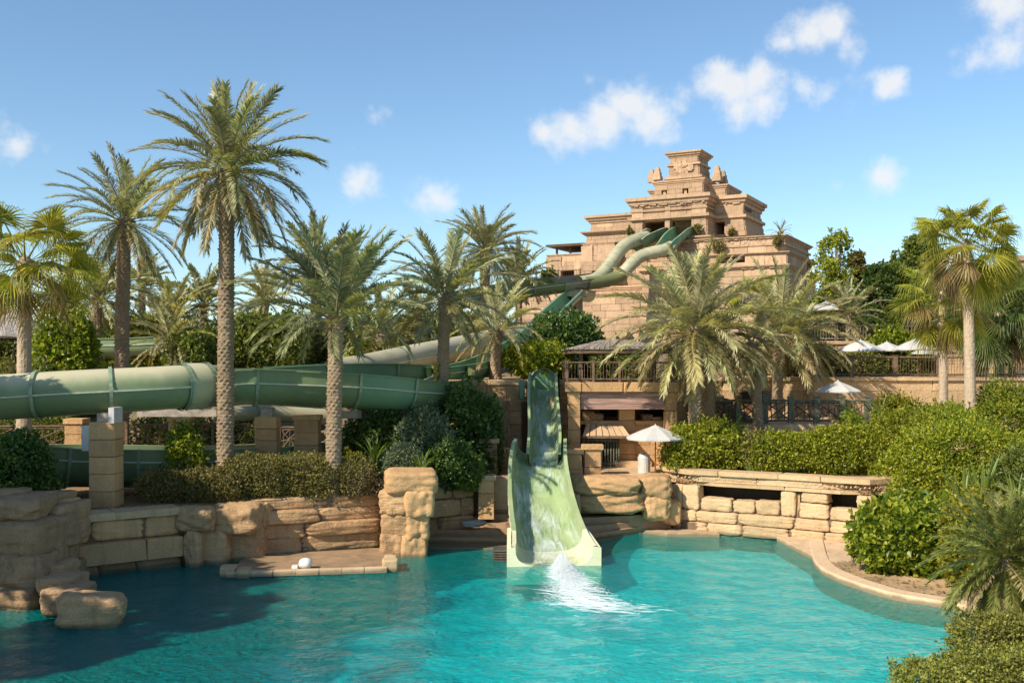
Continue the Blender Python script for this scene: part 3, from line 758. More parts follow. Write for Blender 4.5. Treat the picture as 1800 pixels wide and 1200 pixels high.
def umbrella(label, x, y, zb, zt, r, drop, seed=0, group='white sun umbrellas', square=False):
    t = thing('sun_umbrella', label, 'umbrella', (x, y, zb), group); n = 8
    mb = MB(); mb.tube([(x, y, zb-.02), (x, y, zt-.05)], .03, 8); mb.build('pole', M['pole'], t, True)
    mb = MB(); mb.lathe((x, y, zb-.02), [(.26, 0), (.26, .06), (.06, .1), (.04, .3)], 12); mb.build('base', M['iron'], t)
    V = [Vector((x, y, zt))]; F = []
    rings = [(.12, .02), (.5, .38), (.8, .74), (1, 1)]
    for q, dd in rings:
        for j in range(n*2):
            a = 2*math.pi*(j+.5*(seed % 2))/(n*2)+.15; rr = r*q*(1 if j % 2 == 0 else math.cos(math.pi/n)*.985); sag = 0 if j % 2 == 0 else .025*q
            V.append(Vector((x+math.cos(a)*rr, y+math.sin(a)*rr, zt-drop*dd-sag)))
    m = n*2; nr = len(rings)
    for j in range(m): V.append(Vector((V[1+(nr-1)*m+j].x, V[1+(nr-1)*m+j].y, V[1+(nr-1)*m+j].z-.07)))
    F += [(0, 1+j, 1+(j+1) % m) for j in range(m)]
    for k in range(nr): F += [(1+k*m+j, 1+(k+1)*m+j, 1+(k+1)*m+(j+1) % m, 1+k*m+(j+1) % m) for j in range(m)]
    mb = MB(); mb.add(V, F); ob = mb.build('canopy', M['canvas'], t)
    ob.data.polygons.foreach_set('use_smooth', [False]*len(ob.data.polygons))
    mb = MB(); mb.lathe((x, y, zt-.05), [(r*.2, -.02), (r*.14, .05), (.05, .1), (.015, .18)], 10); mb.build('vent_cap', M['canvas'], ob)
    for j in range(n):
        a = 2*math.pi*(2*j+.5*(seed % 2))/(n*2)+.15; mb = MB()
        mb.tube([(x, y, zt-.1), (x+math.cos(a)*r*.97, y+math.sin(a)*r*.97, zt-drop-.03)], .013, 4); mb.build('rib', M['pole'], ob)
    return t

def block_pier(name, label, cat, x, y, z0, z1, w, d, course, mat, cap=.0, seed=1, rz=0, group=None, capmat=None, capw=1.25):
    rnd = random.Random(seed); t = thing(name, label, cat, (x, y, z0), group); z = z0; i = 0
    top = z1-cap
    k = max(1, round((top-z0)/course)); ch = (top-z0)/k
    for i in range(k):
        obj('block', BLOCK[rnd.randrange(8)], mat, t, (x, y, z0+ch*(i+.5)), (0, 0, rz+(math.pi if rnd.random() < .5 else 0)), (w*rnd.uniform(.985, 1.01), d*rnd.uniform(.985, 1.01), ch-.012))
    if cap: obj('cap', BLOCK[rnd.randrange(8)], capmat or mat, t, (x, y, z1-cap/2), (0, 0, rz), (w*capw, d*capw, cap))
    return t
# ------------------------------------------------------------------ the setting: ground, banks, terraces, pool
def smooth01(t): t = np.clip(t, 0, 1); return t*t*(3-2*t)
def ground_z(x, y):
    left = 2.2+smooth01((y-47)/15)*4.3+smooth01((y-62)/30)*1.4
    right = np.where(y < 62, -3.0, -3.0+smooth01((y-62)/4)*5.2+smooth01((y-62)/9)*4.6+smooth01((y-74)/9)*2.4+smooth01((y-84)/12)*.8)
    w = smooth01((x+7)/3.5); z = left*(1-w)+right*w
    far = smooth01((y-150)/250); return z*(1-far)+7.0*far
def build_ground():
    xs = np.concatenate([[-3000, -1200, -500, -220], np.linspace(-120, 120, 97), [220, 500, 1200, 3000]])
    ys = np.concatenate([np.linspace(47, 110, 64), [120, 140, 170, 220, 320, 500, 900, 1800, 4000]])
    X, Y = np.meshgrid(xs, ys); P = np.stack([X.ravel(), Y.ravel(), np.zeros(X.size)], 1)
    Z = ground_z(X, Y).ravel()+.14*vnoise(P, .5, 3.)*(np.abs(P[:, 0]) < 130)
    V = np.stack([X.ravel(), Y.ravel(), Z], 1); nx, ny = len(xs), len(ys)
    i, j = np.meshgrid(np.arange(nx-1), np.arange(ny-1)); a = (j*nx+i).ravel()
    struct('ground', np_mesh('ground', V, np.stack([a, a+1, a+1+nx, a+nx], 1), True), M['ground'])
build_ground()

WALL_L = [(-21, -12), (-21, 20), (-21.5, 29), (-20.3, 34.5), (-17.9, 36.8), (-16.6, 38.3), (-11.7, 41.7), (-5.7, 44.4)]
def prism_struct(name, poly, z0, z1, mat):
    mb = MB(); mb.prism(poly, z0, z1); return struct(name, mb.mesh(name), mat)
bank = [(x-.15, y+.25) for x, y in WALL_L]
prism_struct('garden_bank', bank+[(-4.2, 44.9), (-3.6, 46.6), (-1.6, 48.4), (-1.6, 52), (-7.5, 56.0), (-60, 56), (-120, 47.5), (-120, -12)], -5, 2.3, M['soil'])
# bumpy soil skin over the bank, with a mulch of dry clods
prism_struct('poolside_deck', [(-1.6, 48.0), (3.2, 48.9), (7.4, 49.6), (8.4, 51), (8.8, 62), (-1.6, 62)], -4, 2.62, M['paving'])
prism_struct('landing', [(-4.0, 47.2), (-1.0, 47.8), (-.2, 47.6), (2.6, 47.4), (7.6, 49.0), (7.6, 50), (-4, 50)], -4, .86, M['step'])
prism_struct('slide_terrace', [(-6.6, 56.5), (.78, 56.5), (.78, 59.4), (2.66, 59.4), (2.66, 56.5), (3.0, 56.5), (3.0, 70), (-6.6, 66)], 0, 7.12, M['paving'])
prism_struct('pavilion_deck', [(3.0, 53.35), (8.75, 53.35), (9.9, 56.2), (10.2, 62.5), (9.2, 66), (3.0, 66)], 6.3, 7.05, M['paving'])
prism_struct('middle_terrace', [(8.9, 53.6), (24, 53.6), (48, 50), (48, 62.4), (8.9, 62.4)], 1.5, 4.85, M['paving'])
prism_struct('upper_terrace', [(9.6, 62.1), (70, 62.1), (70, 72.4), (9.6, 72.4)], 2, 7.2, M['paving'])
prism_struct('top_terrace', [(16, 72.3), (80, 72.3), (80, 85), (16, 85)], 4, 9.6, M['paving'])
# steps into the water, left and right of the slide
for i, (ya, yb, zt) in enumerate(((44.5, 45.8, .06), (45.7, 46.7, .28), (46.6, 47.4, .5), (47.3, 48.4, .7))):
    prism_struct('step', [(-4.3+.25*i, ya), (.2, ya-.3), (.2, yb+.6), (-4.3+.25*i, yb+.6)], -2.5, zt, M['step'])
for i, (pa, pb, zt) in enumerate((((2.6, 44.6), (6.2, 48.9), .04), ((2.5, 45.4), (6.7, 49.1), .3), ((2.4, 46.3), (7.1, 49.3), .56))):
    prism_struct('step', [(1.6, pa[1]-.3), pa, pb, (7.4, 50), (1.6, 50)], -2.5, zt, M['step'])
# right-hand ledge, pale paving, curb and soil bed
PLANT = [(7.5, 50.4), (7.75, 49.4), (8.3, 48.75), (11.75, 47.0), (15.65, 44.4), (18.9, 46.7), (26, 47.6)]
prism_struct('ledge', [(6.0, 48.7), (7.2, 47.6), (8.4, 47.5), (9.6, 47.4), (9.4, 49), (6.2, 50)], -2.5, .16, M['curb'])
SHORE = [(13.3, 45.9), (11.95, 40.4), (12.0, 37.6), (12.8, 35.1), (13.7, 34.0), (14.45, 33.2), (14.75, 31.8), (12.6, 28.4), (11.7, 27.6), (10.2, 25.6), (9.6, 22), (11, 16), (15, 8), (16, -12)]
def arc_pts(pts, n):
    return [tuple(p[:2]) for p in catmull([(x, y, 0) for x, y in pts], n)]
shore = arc_pts(SHORE, 60)
def offset_line(line, d):
    out = []
    for i, p in enumerate(line):
        a = Vector(line[max(0, i-1)]); b = Vector(line[min(len(line)-1, i+1)]); t = (b-a).normalized(); out.append((p[0]-t.y*d, p[1]+t.x*d))
    return out
inner = offset_line(shore, .62)
def build_curb():
    mb = MB(); n = len(shore); V = []; F = []
    off = [offset_line(shore, d) for d in (0, .05, .57, .62)]; zs = (.17, .24, .26, .2)
    for i in range(n):
        V += [(shore[i][0], shore[i][1], -3), (shore[i][0], shore[i][1], zs[0])]+[(off[k][i][0], off[k][i][1], zs[k]) for k in (1, 2, 3)]+[(off[3][i][0], off[3][i][1], -1)]
    for i in range(n-1):
        for k in range(5): a = i*6+k; F.append((a, a+6, a+7, a+1))
    mb.add(V, F); struct('pool_curb', mb.mesh('pool_curb'), M['curb'])
build_curb()
prism_struct('pale_paving', [(12.0, 46.4), (12.35, 41.4), (12.9, 40.6), (17.5, 41.2), (17.6, 46.5)], -2, .19, M['curb'])
def build_slope():
    xs = np.linspace(10.5, 60, 100); ys = np.linspace(6, 56, 101); X, Y = np.meshgrid(xs, ys)
    shx = np.interp(Y, [p[1] for p in reversed(SHORE[:1])] if False else sorted(p[1] for p in shore), [p[0] for p in sorted(shore, key=lambda q: q[1])])
    d = X-shx-.45
    Z = np.where(d < 0, -1.0, .12+.05*np.clip(d, 0, 3))
    hill = smooth01((Y-37)/15)*4.2*smooth01((X-15)/5)+smooth01((X-19)/14)*2.0
    Z = np.where(d < 0, -1.0, Z+hill)
    P = np.stack([X.ravel(), Y.ravel(), np.zeros(X.size)], 1); Z = Z.ravel()+.06*vnoise(P, 1.6, 1.)*(Z.ravel() > 0)
    V = np.stack([X.ravel(), Y.ravel(), Z], 1); nx = len(xs); i, j = np.meshgrid(np.arange(nx-1), np.arange(len(ys)-1)); a = (j*nx+i).ravel()
    F = np.stack([a, a+1, a+1+nx, a+nx], 1)
    cx, cyy = V[F].mean(1)[:, 0], V[F].mean(1)[:, 1]
    inplant = (cyy > 43.9) & (cx < 19.5) & (cyy > 40.8+0*cx) & (V[F][:, :, 2].min(1) < 9) & (cyy > 44.4+np.clip(cx-15.6, 0, 9)*.7-np.clip(15.6-cx, 0, 9)*-.6)
    F = F[(V[F][:, :, 2].min(1) > -.5) & ~inplant]
    struct('garden_slope', np_mesh('garden_slope', V, F, True), M['sand'])
build_slope()

# ---- pool: floor with its real depth, water body with absorption
def pool_depth(X, Y):
    P = np.stack([X.ravel(), Y.ravel(), 0*X.ravel()], 1); nz = vnoise(P, .3, 2.).reshape(X.shape)
    base = np.interp(X+.12*(Y-38)+1.6*nz, [-26, -15, -11, -5, 1, 6, 11, 16], [5.2, 4.6, 3.3, 2.1, 1.55, 1.05, .75, .55])
    far = smooth01((Y-40)/8); base = base*(1-far*.62)+.5*far*.62
    return base+.12*nz
def build_pool():
    xs = np.linspace(-60, 32, 130); ys = np.linspace(-14, 56, 110); X, Y = np.meshgrid(xs, ys); Z = -pool_depth(X, Y)
    V = np.stack([X.ravel(), Y.ravel(), Z.ravel()], 1); nx = len(xs); i, j = np.meshgrid(np.arange(nx-1), np.arange(len(ys)-1)); a = (j*nx+i).ravel()
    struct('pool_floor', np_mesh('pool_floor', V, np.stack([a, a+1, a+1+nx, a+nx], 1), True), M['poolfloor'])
    xs = np.linspace(-60, 32, 2); 
    # water: wave-relief top, plain sides and bottom
    gx, gy = 330, 300; xs = np.linspace(-60, 32, gx); ys = np.linspace(-14, 56, gy); X, Y = np.meshgrid(xs, ys)
    P = np.stack([X.ravel(), Y.ravel(), 0*X.ravel()], 1)
    Z = .016*vnoise(P, 1.1, 4.)+.010*vnoise(P, 2.4, 9.)
    d = np.hypot(P[:, 0]-2.2, P[:, 1]-37.6); Z += .03*np.sin(d*2.6)*np.exp(-d/4.5)
    V = np.vstack([np.stack([P[:, 0], P[:, 1], Z], 1), [[-60, -14, -7], [32, -14, -7], [32, 56, -7], [-60, 56, -7]]])
    i, j = np.meshgrid(np.arange(gx-1), np.arange(gy-1)); a = (j*gx+i).ravel()
    F = [tuple(q) for q in np.stack([a, a+1, a+1+gx, a+gx], 1)]; n = gx*gy
    e0 = list(range(gx)); e1 = [gx-1+k*gx for k in range(gy)]; e2 = [n-1-k for k in range(gx)]; e3 = [n-gx-k*gx for k in range(gy)]
    F += [tuple([n, n+1]+e0[::-1]), tuple([n+1, n+2]+e1[::-1]), tuple([n+2, n+3]+e2[::-1]), tuple([n+3, n]+e3[::-1]), (n+3, n+2, n+1, n)]
    me = bpy.data.meshes.new('pool_water'); me.from_pydata(V.tolist(), [], F); me.update()
    me.polygons.foreach_set('use_smooth', np.full(len(me.polygons), True))
    struct('pool_water', me, M['water'])
def water_mats():
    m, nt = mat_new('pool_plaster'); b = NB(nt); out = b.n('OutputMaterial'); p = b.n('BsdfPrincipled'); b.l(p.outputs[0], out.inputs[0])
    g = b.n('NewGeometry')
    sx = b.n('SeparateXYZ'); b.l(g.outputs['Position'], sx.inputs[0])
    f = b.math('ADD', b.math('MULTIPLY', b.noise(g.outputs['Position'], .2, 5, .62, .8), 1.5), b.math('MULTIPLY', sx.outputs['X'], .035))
    col = b.ramp(f, [(.40, (.03, .14, .22)), (.58, (.30, .56, .58)), (.8, (.88, .93, .86))])  # dark patches and darker left side: shaded water painted into the floor
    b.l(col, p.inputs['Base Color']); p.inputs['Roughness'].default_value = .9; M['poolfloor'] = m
    m, nt = mat_new('pool_water'); b = NB(nt); out = b.n('OutputMaterial'); g = b.n('NewGeometry'); pos = g.outputs['Position']
    tr = b.n('BsdfTransparent'); tr.inputs[0].default_value = (.93, .99, 1, 1)
    gl = b.n('BsdfGlossy'); gl.inputs['Roughness'].default_value = .03
    mp = b.n('Mapping'); b.l(pos, mp.inputs[0]); mp.inputs['Scale'].default_value = (1, 1.25, 1)
    h = b.math('ADD', b.noise(mp.outputs[0], 2.0, 4, .55, .9), b.math('MULTIPLY', b.noise(mp.outputs[0], 6.0, 5, .6, .7), .55))
    bp = b.n('Bump'); bp.inputs['Strength'].default_value = .55; bp.inputs['Distance'].default_value = .16; b.l(h, bp.inputs['Height'])
    fr = b.n('Fresnel'); fr.inputs['IOR'].default_value = 1.28; b.l(bp.outputs[0], fr.inputs['Normal']); b.l(bp.outputs[0], gl.inputs['Normal'])
    # fine suspended bubbles give the water body a little milkiness
    df = b.n('BsdfDiffuse'); df.inputs['Color'].default_value = (.0, .84, .80, 1)
    b2 = b.n('Bump'); b2.inputs['Strength'].default_value = 1.0; b2.inputs['Distance'].default_value = .45; b.l(h, b2.inputs['Height']); b.l(b2.outputs[0], df.inputs['Normal'])
    m1 = b.n('MixShader'); m1.inputs[0].default_value = .2; b.l(tr.outputs[0], m1.inputs[1]); b.l(df.outputs[0], m1.inputs[2])
    mx = b.n('MixShader'); b.l(fr.outputs[0], mx.inputs[0]); b.l(m1.outputs[0], mx.inputs[1]); b.l(gl.outputs[0], mx.inputs[2]); b.l(mx.outputs[0], out.inputs['Surface'])
    va = b.n('VolumeAbsorption'); va.inputs['Color'].default_value = (.0, .945, .955, 1); va.inputs['Density'].default_value = .62
    b.l(va.outputs[0], out.inputs['Volume']); M['water'] = m
water_mats(); build_pool()

# ------------------------------------------------------------------ left bank wall
def rock(parent, u0, u1, v0, v1, Y, depth, mat, seed, meshes=BOULDER, name='stone', rz=0.0):
    w = (u1-u0)/FPX*Y; h = (v1-v0)/FPX*Y
    return obj(name, meshes[seed % len(meshes)], mat, parent, (pxx((u0+u1)/2, Y), Y+depth/2, pxz((v0+v1)/2, Y)), (0, 0, rz), (w, depth, h))
def on_line(line, u):
    k = (u-900)/FPX
    for (a, b) in zip(line, line[1:]):
        d0 = a[0]-k*a[1]; d1 = b[0]-k*b[1]
        if d0*d1 <= 0: f = d0/(d0-d1+1e-12); return (a[0]+(b[0]-a[0])*f, a[1]+(b[1]-a[1])*f)
    return line[0] if abs(line[0][0]-k*line[0][1]) < abs(line[-1][0]-k*line[-1][1]) else line[-1]
def sub_line(line, u0, u1):
    p0, p1 = on_line(line, u0), on_line(line, u1); mid = [p for p in line if p0[0]+.05 < p[0] < p1[0]-.05]; return [p0]+mid+[p1]
t = thing('pool_wall', 'tan cut-stone pool wall with projecting stone beam, below the block pillar', 'stone wall', (-15, 39.5, 0))
la = sub_line(WALL_L, 96, 318)
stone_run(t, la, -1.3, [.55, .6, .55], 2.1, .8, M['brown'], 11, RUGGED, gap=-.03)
stone_run(t, offset_line(la, -.32), .42, [.82], 3.2, 1.0, M['wall'], 12, BLOCK, 'beam', jitter=.01, back=False)
stone_run(t, la, 1.24, [.8], 1.55, .9, M['wall'], 13, RUGGED, jitter=.1, gap=-.01)
stone_run(t, offset_line(la, -.1), 2.04, [.3], 3.0, 1.3, M['pale'], 14, BLOCK, 'coping', jitter=.01, back=False)
t = thing('rock_outcrop', 'rounded brown natural rock between the stone beam and the low pool platform', 'rock', (-11.9, 42, 0))
for i, (a, b, c, d, y, dp) in enumerate(((300, 372, 893, 938, 40.3, 1.6), (352, 452, 888, 945, 41.0, 2.0), (330, 400, 930, 1010, 40.9, 1.4), (380, 462, 925, 1010, 41.6, 1.4), (432, 470, 885, 930, 41.9, 1.5), (318, 352, 930, 1012, 40.3, 1.5))):
    rock(t, a, b, c, d, y, dp, M['rock'], i+1)
t = thing('pool_wall', 'tan pool wall of large coursed stones behind the low sunlit platform', 'stone wall', (-8.6, 43, 0))
lc = sub_line(WALL_L, 440, 682)
stone_run(t, lc, -1.2, [.65, .62, .66, .6], 2.6, .9, M['rock'], 21, RUGGED, jitter=.09, gap=-.05)
stone_run(t, lc, 1.33, [.55], 2.1, .95, M['rock'], 22, RUGGED, jitter=.16, gap=-.05)
stone_run(t, offset_line(lc, .12), 1.88, [.5], 2.6, 1.1, M['rock'], 23, RUGGED, jitter=.14, gap=-.05)
t = thing('pool_platform', 'low flat stone platform at water level under the left wall', 'platform', (-7.8, 41, 0))
mb = MB(); mb.prism([(-10.7, 38.5), (-4.8, 39.4), (-5.0, 44), (-10.9, 42.1)], -3, .16); mb.build('slab', M['step'], t)
rnd = random.Random(5)
for i in range(7):
    a = Vector((-10.72, 38.46)).lerp(Vector((-4.8, 39.36)), (i+.5)/7)
    obj('edge_stone', BLOCK[i % 8], M['curb'], t, (a.x, a.y, .12), (0, 0, .15), (.84, .34, .2))
for i, (x, y, w, h) in enumerate(((-10.72, 38.75, .6, .42), (-10.1, 38.6, .5, .34), (-4.72, 39.7, .62, .5), (-4.8, 40.5, .5, .46))):
    obj('end_block', STONE[i], M['pale'], t, (x, y, h/2-.02), (0, 0, .1), (w, .7, h))
t = thing('rock_pillar', 'tall stacked rock pillar standing in the pool left of the slide', 'rock', (-4.45, 43.6, -1))
for i, (a, b, c, d, y, dp) in enumerate(((670, 764, 829, 872, 42.4, 2.3), (668, 722, 860, 908, 42.5, 2.0), (704, 758, 862, 912, 42.4, 2.1), (672, 726, 900, 950, 42.6, 2.0), (706, 750, 902, 952, 42.5, 2.1), (670, 716, 938, 1015, 42.5, 2.1), (698, 746, 940, 1013, 42.4, 2.1), (684, 748, 850, 1000, 42.9, 1.6))):
    rock(t, a, b, c, d, y, dp, M['wall'] if i % 2 == 0 else M['rock'], i+2, RUGGED, rz=.14*(-1)**i)
t = thing('rock_wall', 'shaded brown stone wall between the rock pillar and the capped post', 'stone wall', (-3, 46.6, 0))
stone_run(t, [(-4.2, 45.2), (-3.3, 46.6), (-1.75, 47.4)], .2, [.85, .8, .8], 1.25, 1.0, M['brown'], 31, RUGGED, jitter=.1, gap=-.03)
# rocks at the far left, in shade
t = thing('rock_stack', 'big stack of layered rounded rocks at the far left pool edge', 'rock', (-17, 34.5, -1))
for i, (a, b, c, d, y, dp) in enumerate(((-60, 55, 878, 925, 34.4, 3.0), (-70, 72, 918, 985, 34.0, 3.2), (-80, 70, 975, 1050, 33.7, 3.4), (-90, 62, 1038, 1105, 33.2, 3.4), (-60, 85, 1080, 1150, 33.3, 3),
        (48, 112, 890, 960, 36.0, 2.4), (58, 100, 945, 1025, 35.2, 2.2), (20, 95, 872, 905, 36.8, 2.2), (-150, -50, 890, 1010, 34.5, 3), (-160, -60, 1000, 1160, 33, 3), (84, 122, 930, 1010, 37.2, 1.4), (92, 126, 990, 1040, 36.8, 1.4))):
    rock(t, a, b, c, d, y, dp, M['brown'], i+1, RUGGED if i % 2 else BOULDER, rz=.1*(-1)**i)
t = thing('rock_steps', 'low flat brown rocks leading down from the rock stack', 'rock', (-14.4, 33.5, -1))
for i, (a, b, c, d, y, dp) in enumerate(((56, 112, 992, 1025, 34.4, 1.5), (60, 128, 1016, 1050, 33.2, 1.5), (66, 140, 1036, 1085, 32.2, 1.6))):
    rock(t, a, b, c, d, y, dp, M['brown'], i+3, RUGGED)
o = rock(None, 86, 200, 1050, 1118, 30.9, 1.5, M['rock'], 4, BOULDER, 'boulder', .25); o.rotation_euler = (0, .16, .3)
tag(o, 'single tan boulder half in the water at the lower left', 'rock', kind='thing')
# flat capping stones on the bank edge at far left
t = thing('cap_rocks', 'flat tan capping rocks on the bank edge beside the dark bush', 'rock', (-16.6, 37.6, 2.2))
for i, (a, b, c, d, y, dp) in enumerate(((0, 70, 872, 886, 36.4, 2), (50, 118, 880, 900, 37.2, 1.8), (-90, 10, 868, 888, 35.5, 2.4))):
    rock(t, a, b, c, d, y, dp, M['wall'], i)

# posts and stair left of the slide
block_pier('gate_post', 'sunlit capped stone post at the foot of the left stair', 'post', pxx(855, 47.4), 47.4, .86, pxz(834, 47.4), .72, .72, .6, M['wall'], .22, 41, capmat=M['pale'])
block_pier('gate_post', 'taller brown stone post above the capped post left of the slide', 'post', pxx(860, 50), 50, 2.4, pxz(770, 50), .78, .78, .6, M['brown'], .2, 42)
t = thing('stair_wall', 'low brown wall beside the taller stone post', 'stone wall', (-.5, 50.6, 2))
stone_run(t, [(pxx(876, 50.5), 50.5), (pxx(897, 50.6), 50.6)], .8, [.7, .7, .7, .75], .9, .5, M['brown'], 43, BLOCK, jitter=.01)
stone_run(t, [(pxx(874, 50.4), 50.4), (pxx(899, 50.5), 50.5)], 3.65, [.2], 1.2, .65, M['wall'], 44, BLOCK, 'coping', jitter=.01, back=False)
t = thing('stone_stair', 'narrow shaded stone stair climbing behind the slide', 'stairs', (-.3, 50, .8))
for i in range(14):
    mb = MB(); mb.box((-.35, 47.9+i*.42, .86+.16*i-.4), (1.3, .46, 1.0+.1)); mb.build('tread', M['step'], t)

# retaining wall behind the slide top
t = thing('retaining_wall', 'sunlit ochre block wall behind the top of the slide', 'stone wall', (-1, 56.3, 2.6))
stone_run(t, [(pxx(770, 56.2), 56.2), (3.05, 56.2)], 2.3, [.82, .82, .82, .82], 1.6, .5, M['wall'], 51, BLOCK, 'block', jitter=.012)
for xa, xb in ((pxx(770, 56.2), .8), (2.62, 3.05)):
    stone_run(t, [(xa, 56.2), (xb, 56.2)], 5.58, [.8, .5], 1.5, .5, M['wall'], 55, BLOCK, 'block', jitter=.012)
    stone_run(t, [(xa-.02, 56.1), (xb, 56.1)], 6.86, [.3], 2.0, .7, M['pale'], 52, BLOCK, 'coping', jitter=.006, back=False)
t = thing('retaining_wall', 'brown block buttress wall to the left of the slide', 'stone wall', (-.2, 54.4, 2))
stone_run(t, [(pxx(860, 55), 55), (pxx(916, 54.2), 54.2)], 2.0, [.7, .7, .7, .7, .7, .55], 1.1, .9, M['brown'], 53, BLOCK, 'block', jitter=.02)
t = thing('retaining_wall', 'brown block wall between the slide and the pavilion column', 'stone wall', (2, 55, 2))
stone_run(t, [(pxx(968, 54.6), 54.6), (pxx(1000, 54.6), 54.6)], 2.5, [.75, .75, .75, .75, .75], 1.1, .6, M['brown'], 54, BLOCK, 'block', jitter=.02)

# ------------------------------------------------------------------ pavilion and its stone base
def build_pavilion():
    Y = 53.0; rnd = random.Random(8)
    t = thing('stone_kiosk', 'ochre stone building with a pink board band under the pavilion', 'building', (5.8, Y, 2.62))
    X = lambda u, y=Y: pxx(u, y)
    def col(u0, u1, z0, z1, y, d, n, mat=M['wall']):
        for i in range(n):
            h = (z1-z0)/n; obj('block', BLOCK[rnd.randrange(8)], mat, t, ((X(u0, y)+X(u1, y))/2, y+d/2, z0+h*(i+.5)), (0, 0, 0), ((X(u1, y)-X(u0, y))*rnd.uniform(.98, 1.01), d*rnd.uniform(.98, 1.01), h-.012))
    col(998, 1020, 2.62, 6.56, Y, .8, 6); col(1170, 1190, 2.62, 6.56, Y, .8, 4)
    for i, (a, b) in enumerate(((994, 1022), (1022, 1096), (1096, 1166), (1166, 1193))):
        obj('coping', BLOCK[i], M['wall'], t, ((X(a)+X(b))/2, Y+.36, 6.82), (0, 0, 0), (X(b)-X(a)-.01, 1.0 if i in (0, 3) else .9, .5))
    for i in range(3):
        obj('board', BLOCK[i], M['wood_red'], t, (X(1095), Y+.3+.01*i, 6.38-i*.29), (0, 0, 0), (X(1170)-X(1020)-.02, .22, .285))
    # right-hand return, running back
    a, b = Vector((X(1190), Y+.4)), Vector((9.95, 56.6)); d = (b-a).normalized(); ang = math.atan2(d.y, d.x)
    for j in range(7):
        h = .565
        for i in range(2):
            c = a.lerp(b, (i+.5)/2); n_ = Vector((-d.y, d.x))
            obj('block', BLOCK[rnd.randrange(8)], M['wall'], t, (c.x+n_.x*.3, c.y+n_.y*.3, 2.62+h*(j+.5)), (0, 0, ang), ((b-a).length/2-.012, .6, h-.012))
    c = a.lerp(b, .5); obj('coping', BLOCK[3], M['wall'], t, (c.x-.1, c.y+.1, 6.81), (0, 0, ang), ((b-a).length, .9, .48))
    a, b = Vector((9.95, 56.6)), Vector((10.2, 62)); d = (b-a).normalized(); ang = math.atan2(d.y, d.x)
    for j in range(8):
        for i in range(4):
            c = a.lerp(b, (i+.5)/4); obj('block', BLOCK[rnd.randrange(8)], M['wall'], t, (c.x-.3, c.y, 2.62+.55*(j+.5)), (0, 0, ang), (1.34, .6, .538))
    # inner pier, shelf, back wall
    yb = 54.4
    col(1088, 1116, 2.62, 5.62, yb, .6, 5)
    obj('pier_cap', BLOCK[2], M['wall'], t, ((X(1084, yb)+X(1120, yb))/2, yb+.25, 5.66), (0, 0, 0), (1.15, .75, .12))
    for (a, b) in ((1018, 1088), (1116, 1172)):
        obj('shelf', BLOCK[a % 8], M['wall'], t, ((X(a, yb)+X(b, yb))/2, yb+.3, 4.9), (0, 0, 0), (X(b, yb)-X(a, yb), .6, .2))
    for j in range(4):
        for (a, b) in ((1114, 1144), (1144, 1174)):
            o_ = 6 if j % 2 else 0
            obj('block', BLOCK[rnd.randrange(8)], M['wall'], t, ((X(a-o_, yb)+X(b, yb))/2, yb+.45, 2.62+.545*(j+.5)), (0, 0, 0), (X(b, yb)-X(a-o_, yb), .5, .535))
    mb = MB(); mb.box((5.9, 57.2, 4.5), (5.6, .2, 4.2)); mb.build('back_wall', M['inner_shade'], t)
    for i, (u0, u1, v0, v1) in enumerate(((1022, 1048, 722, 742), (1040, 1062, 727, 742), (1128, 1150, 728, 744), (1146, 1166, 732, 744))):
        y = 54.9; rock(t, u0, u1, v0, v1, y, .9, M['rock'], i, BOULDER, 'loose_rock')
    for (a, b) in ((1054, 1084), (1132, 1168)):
        obj('shade_panel', BLOCK[0], M['dark'], t, ((X(a, 57)+X(b, 57))/2, 57.0, 5.45), (0, 0, 0), (X(b, 57)-X(a, 57), .1, .7))  # near-black panels stand for shade at the back of the recess
    # base plinths
    obj('plinth', BLOCK[4], M['pale'], t, (X(1112, 54), 54.2, 2.75), (0, 0, 0), (1.9, 1.2, .28))
    # ---- little roof over the gate
    g = thing('gate_canopy', 'small sloping tan canopy above the green bar gate', 'canopy', (4.7, 53.6, 4.2))
    zt, zb_ = pxz(744, 54), pxz(765, 53.3)
    n = 7
    for i in range(n):
        f0, f1 = i/n, (i+1)/n
        p = lambda f: (Vector((X(1030+62*f, 54.2), 54.2, zt)), Vector((X(1024+84*f, 53.2), 53.2, zb_)))
        (a, b), (c, e) = p(f0+.01), p(f1-.01); dn = Vector((0, .02, -.07)); mb = MB()
        mb.hexa([b+dn, e+dn, c+dn, a+dn], [b, e, c, a]); mb.build('slat', M['paving'], g)
    mb = MB(); mb.box((X(1065, 53.2), 53.24, zb_-.09), (X(1108, 53.2)-X(1024, 53.2), .06, .13)); mb.build('fascia', M['wood'], g)
    g = thing('bar_gate', 'green-grey barred gate in the shade under the small canopy', 'gate', (4.9, 53.9, 2.62))
    y = 53.7
    for i, u in enumerate((1026, 1034, 1042, 1050, 1058, 1064, 1069, 1074, 1079, 1084, 1088)):
        mb = MB(); mb.tube([(X(u, y), y, 2.66), (X(u, y), y, pxz(772-(4 if i % 2 else 0), y))], .045, 6); mb.build('bar', M['post_green'], g)
    for z in (2.8, 4.0):
        mb = MB(); mb.box((X(1057, y), y, z), (X(1090, y)-X(1024, y), .06, .08)); mb.build('cross_rail', M['post_green'], g)
    # ---- wooden pavilion on the deck
    p = thing('pavilion', 'open wooden pavilion with a grey board roof above the stone base', 'pavilion', (5.4, 55, 7.06))
    ze, zr = pxz(613, 53.0), 9.3
    for i, (u, y) in enumerate(((1021, 53.5), (1076, 57.6), (1145, 53.5), (1178, 53.6), (1062, 60), (1150, 60))):
        mb = MB(); mb.box((X(u, y), y, (7.05+ze)/2), (.2, .2, ze-7.05)); mb.build('post', M['wood'], p)
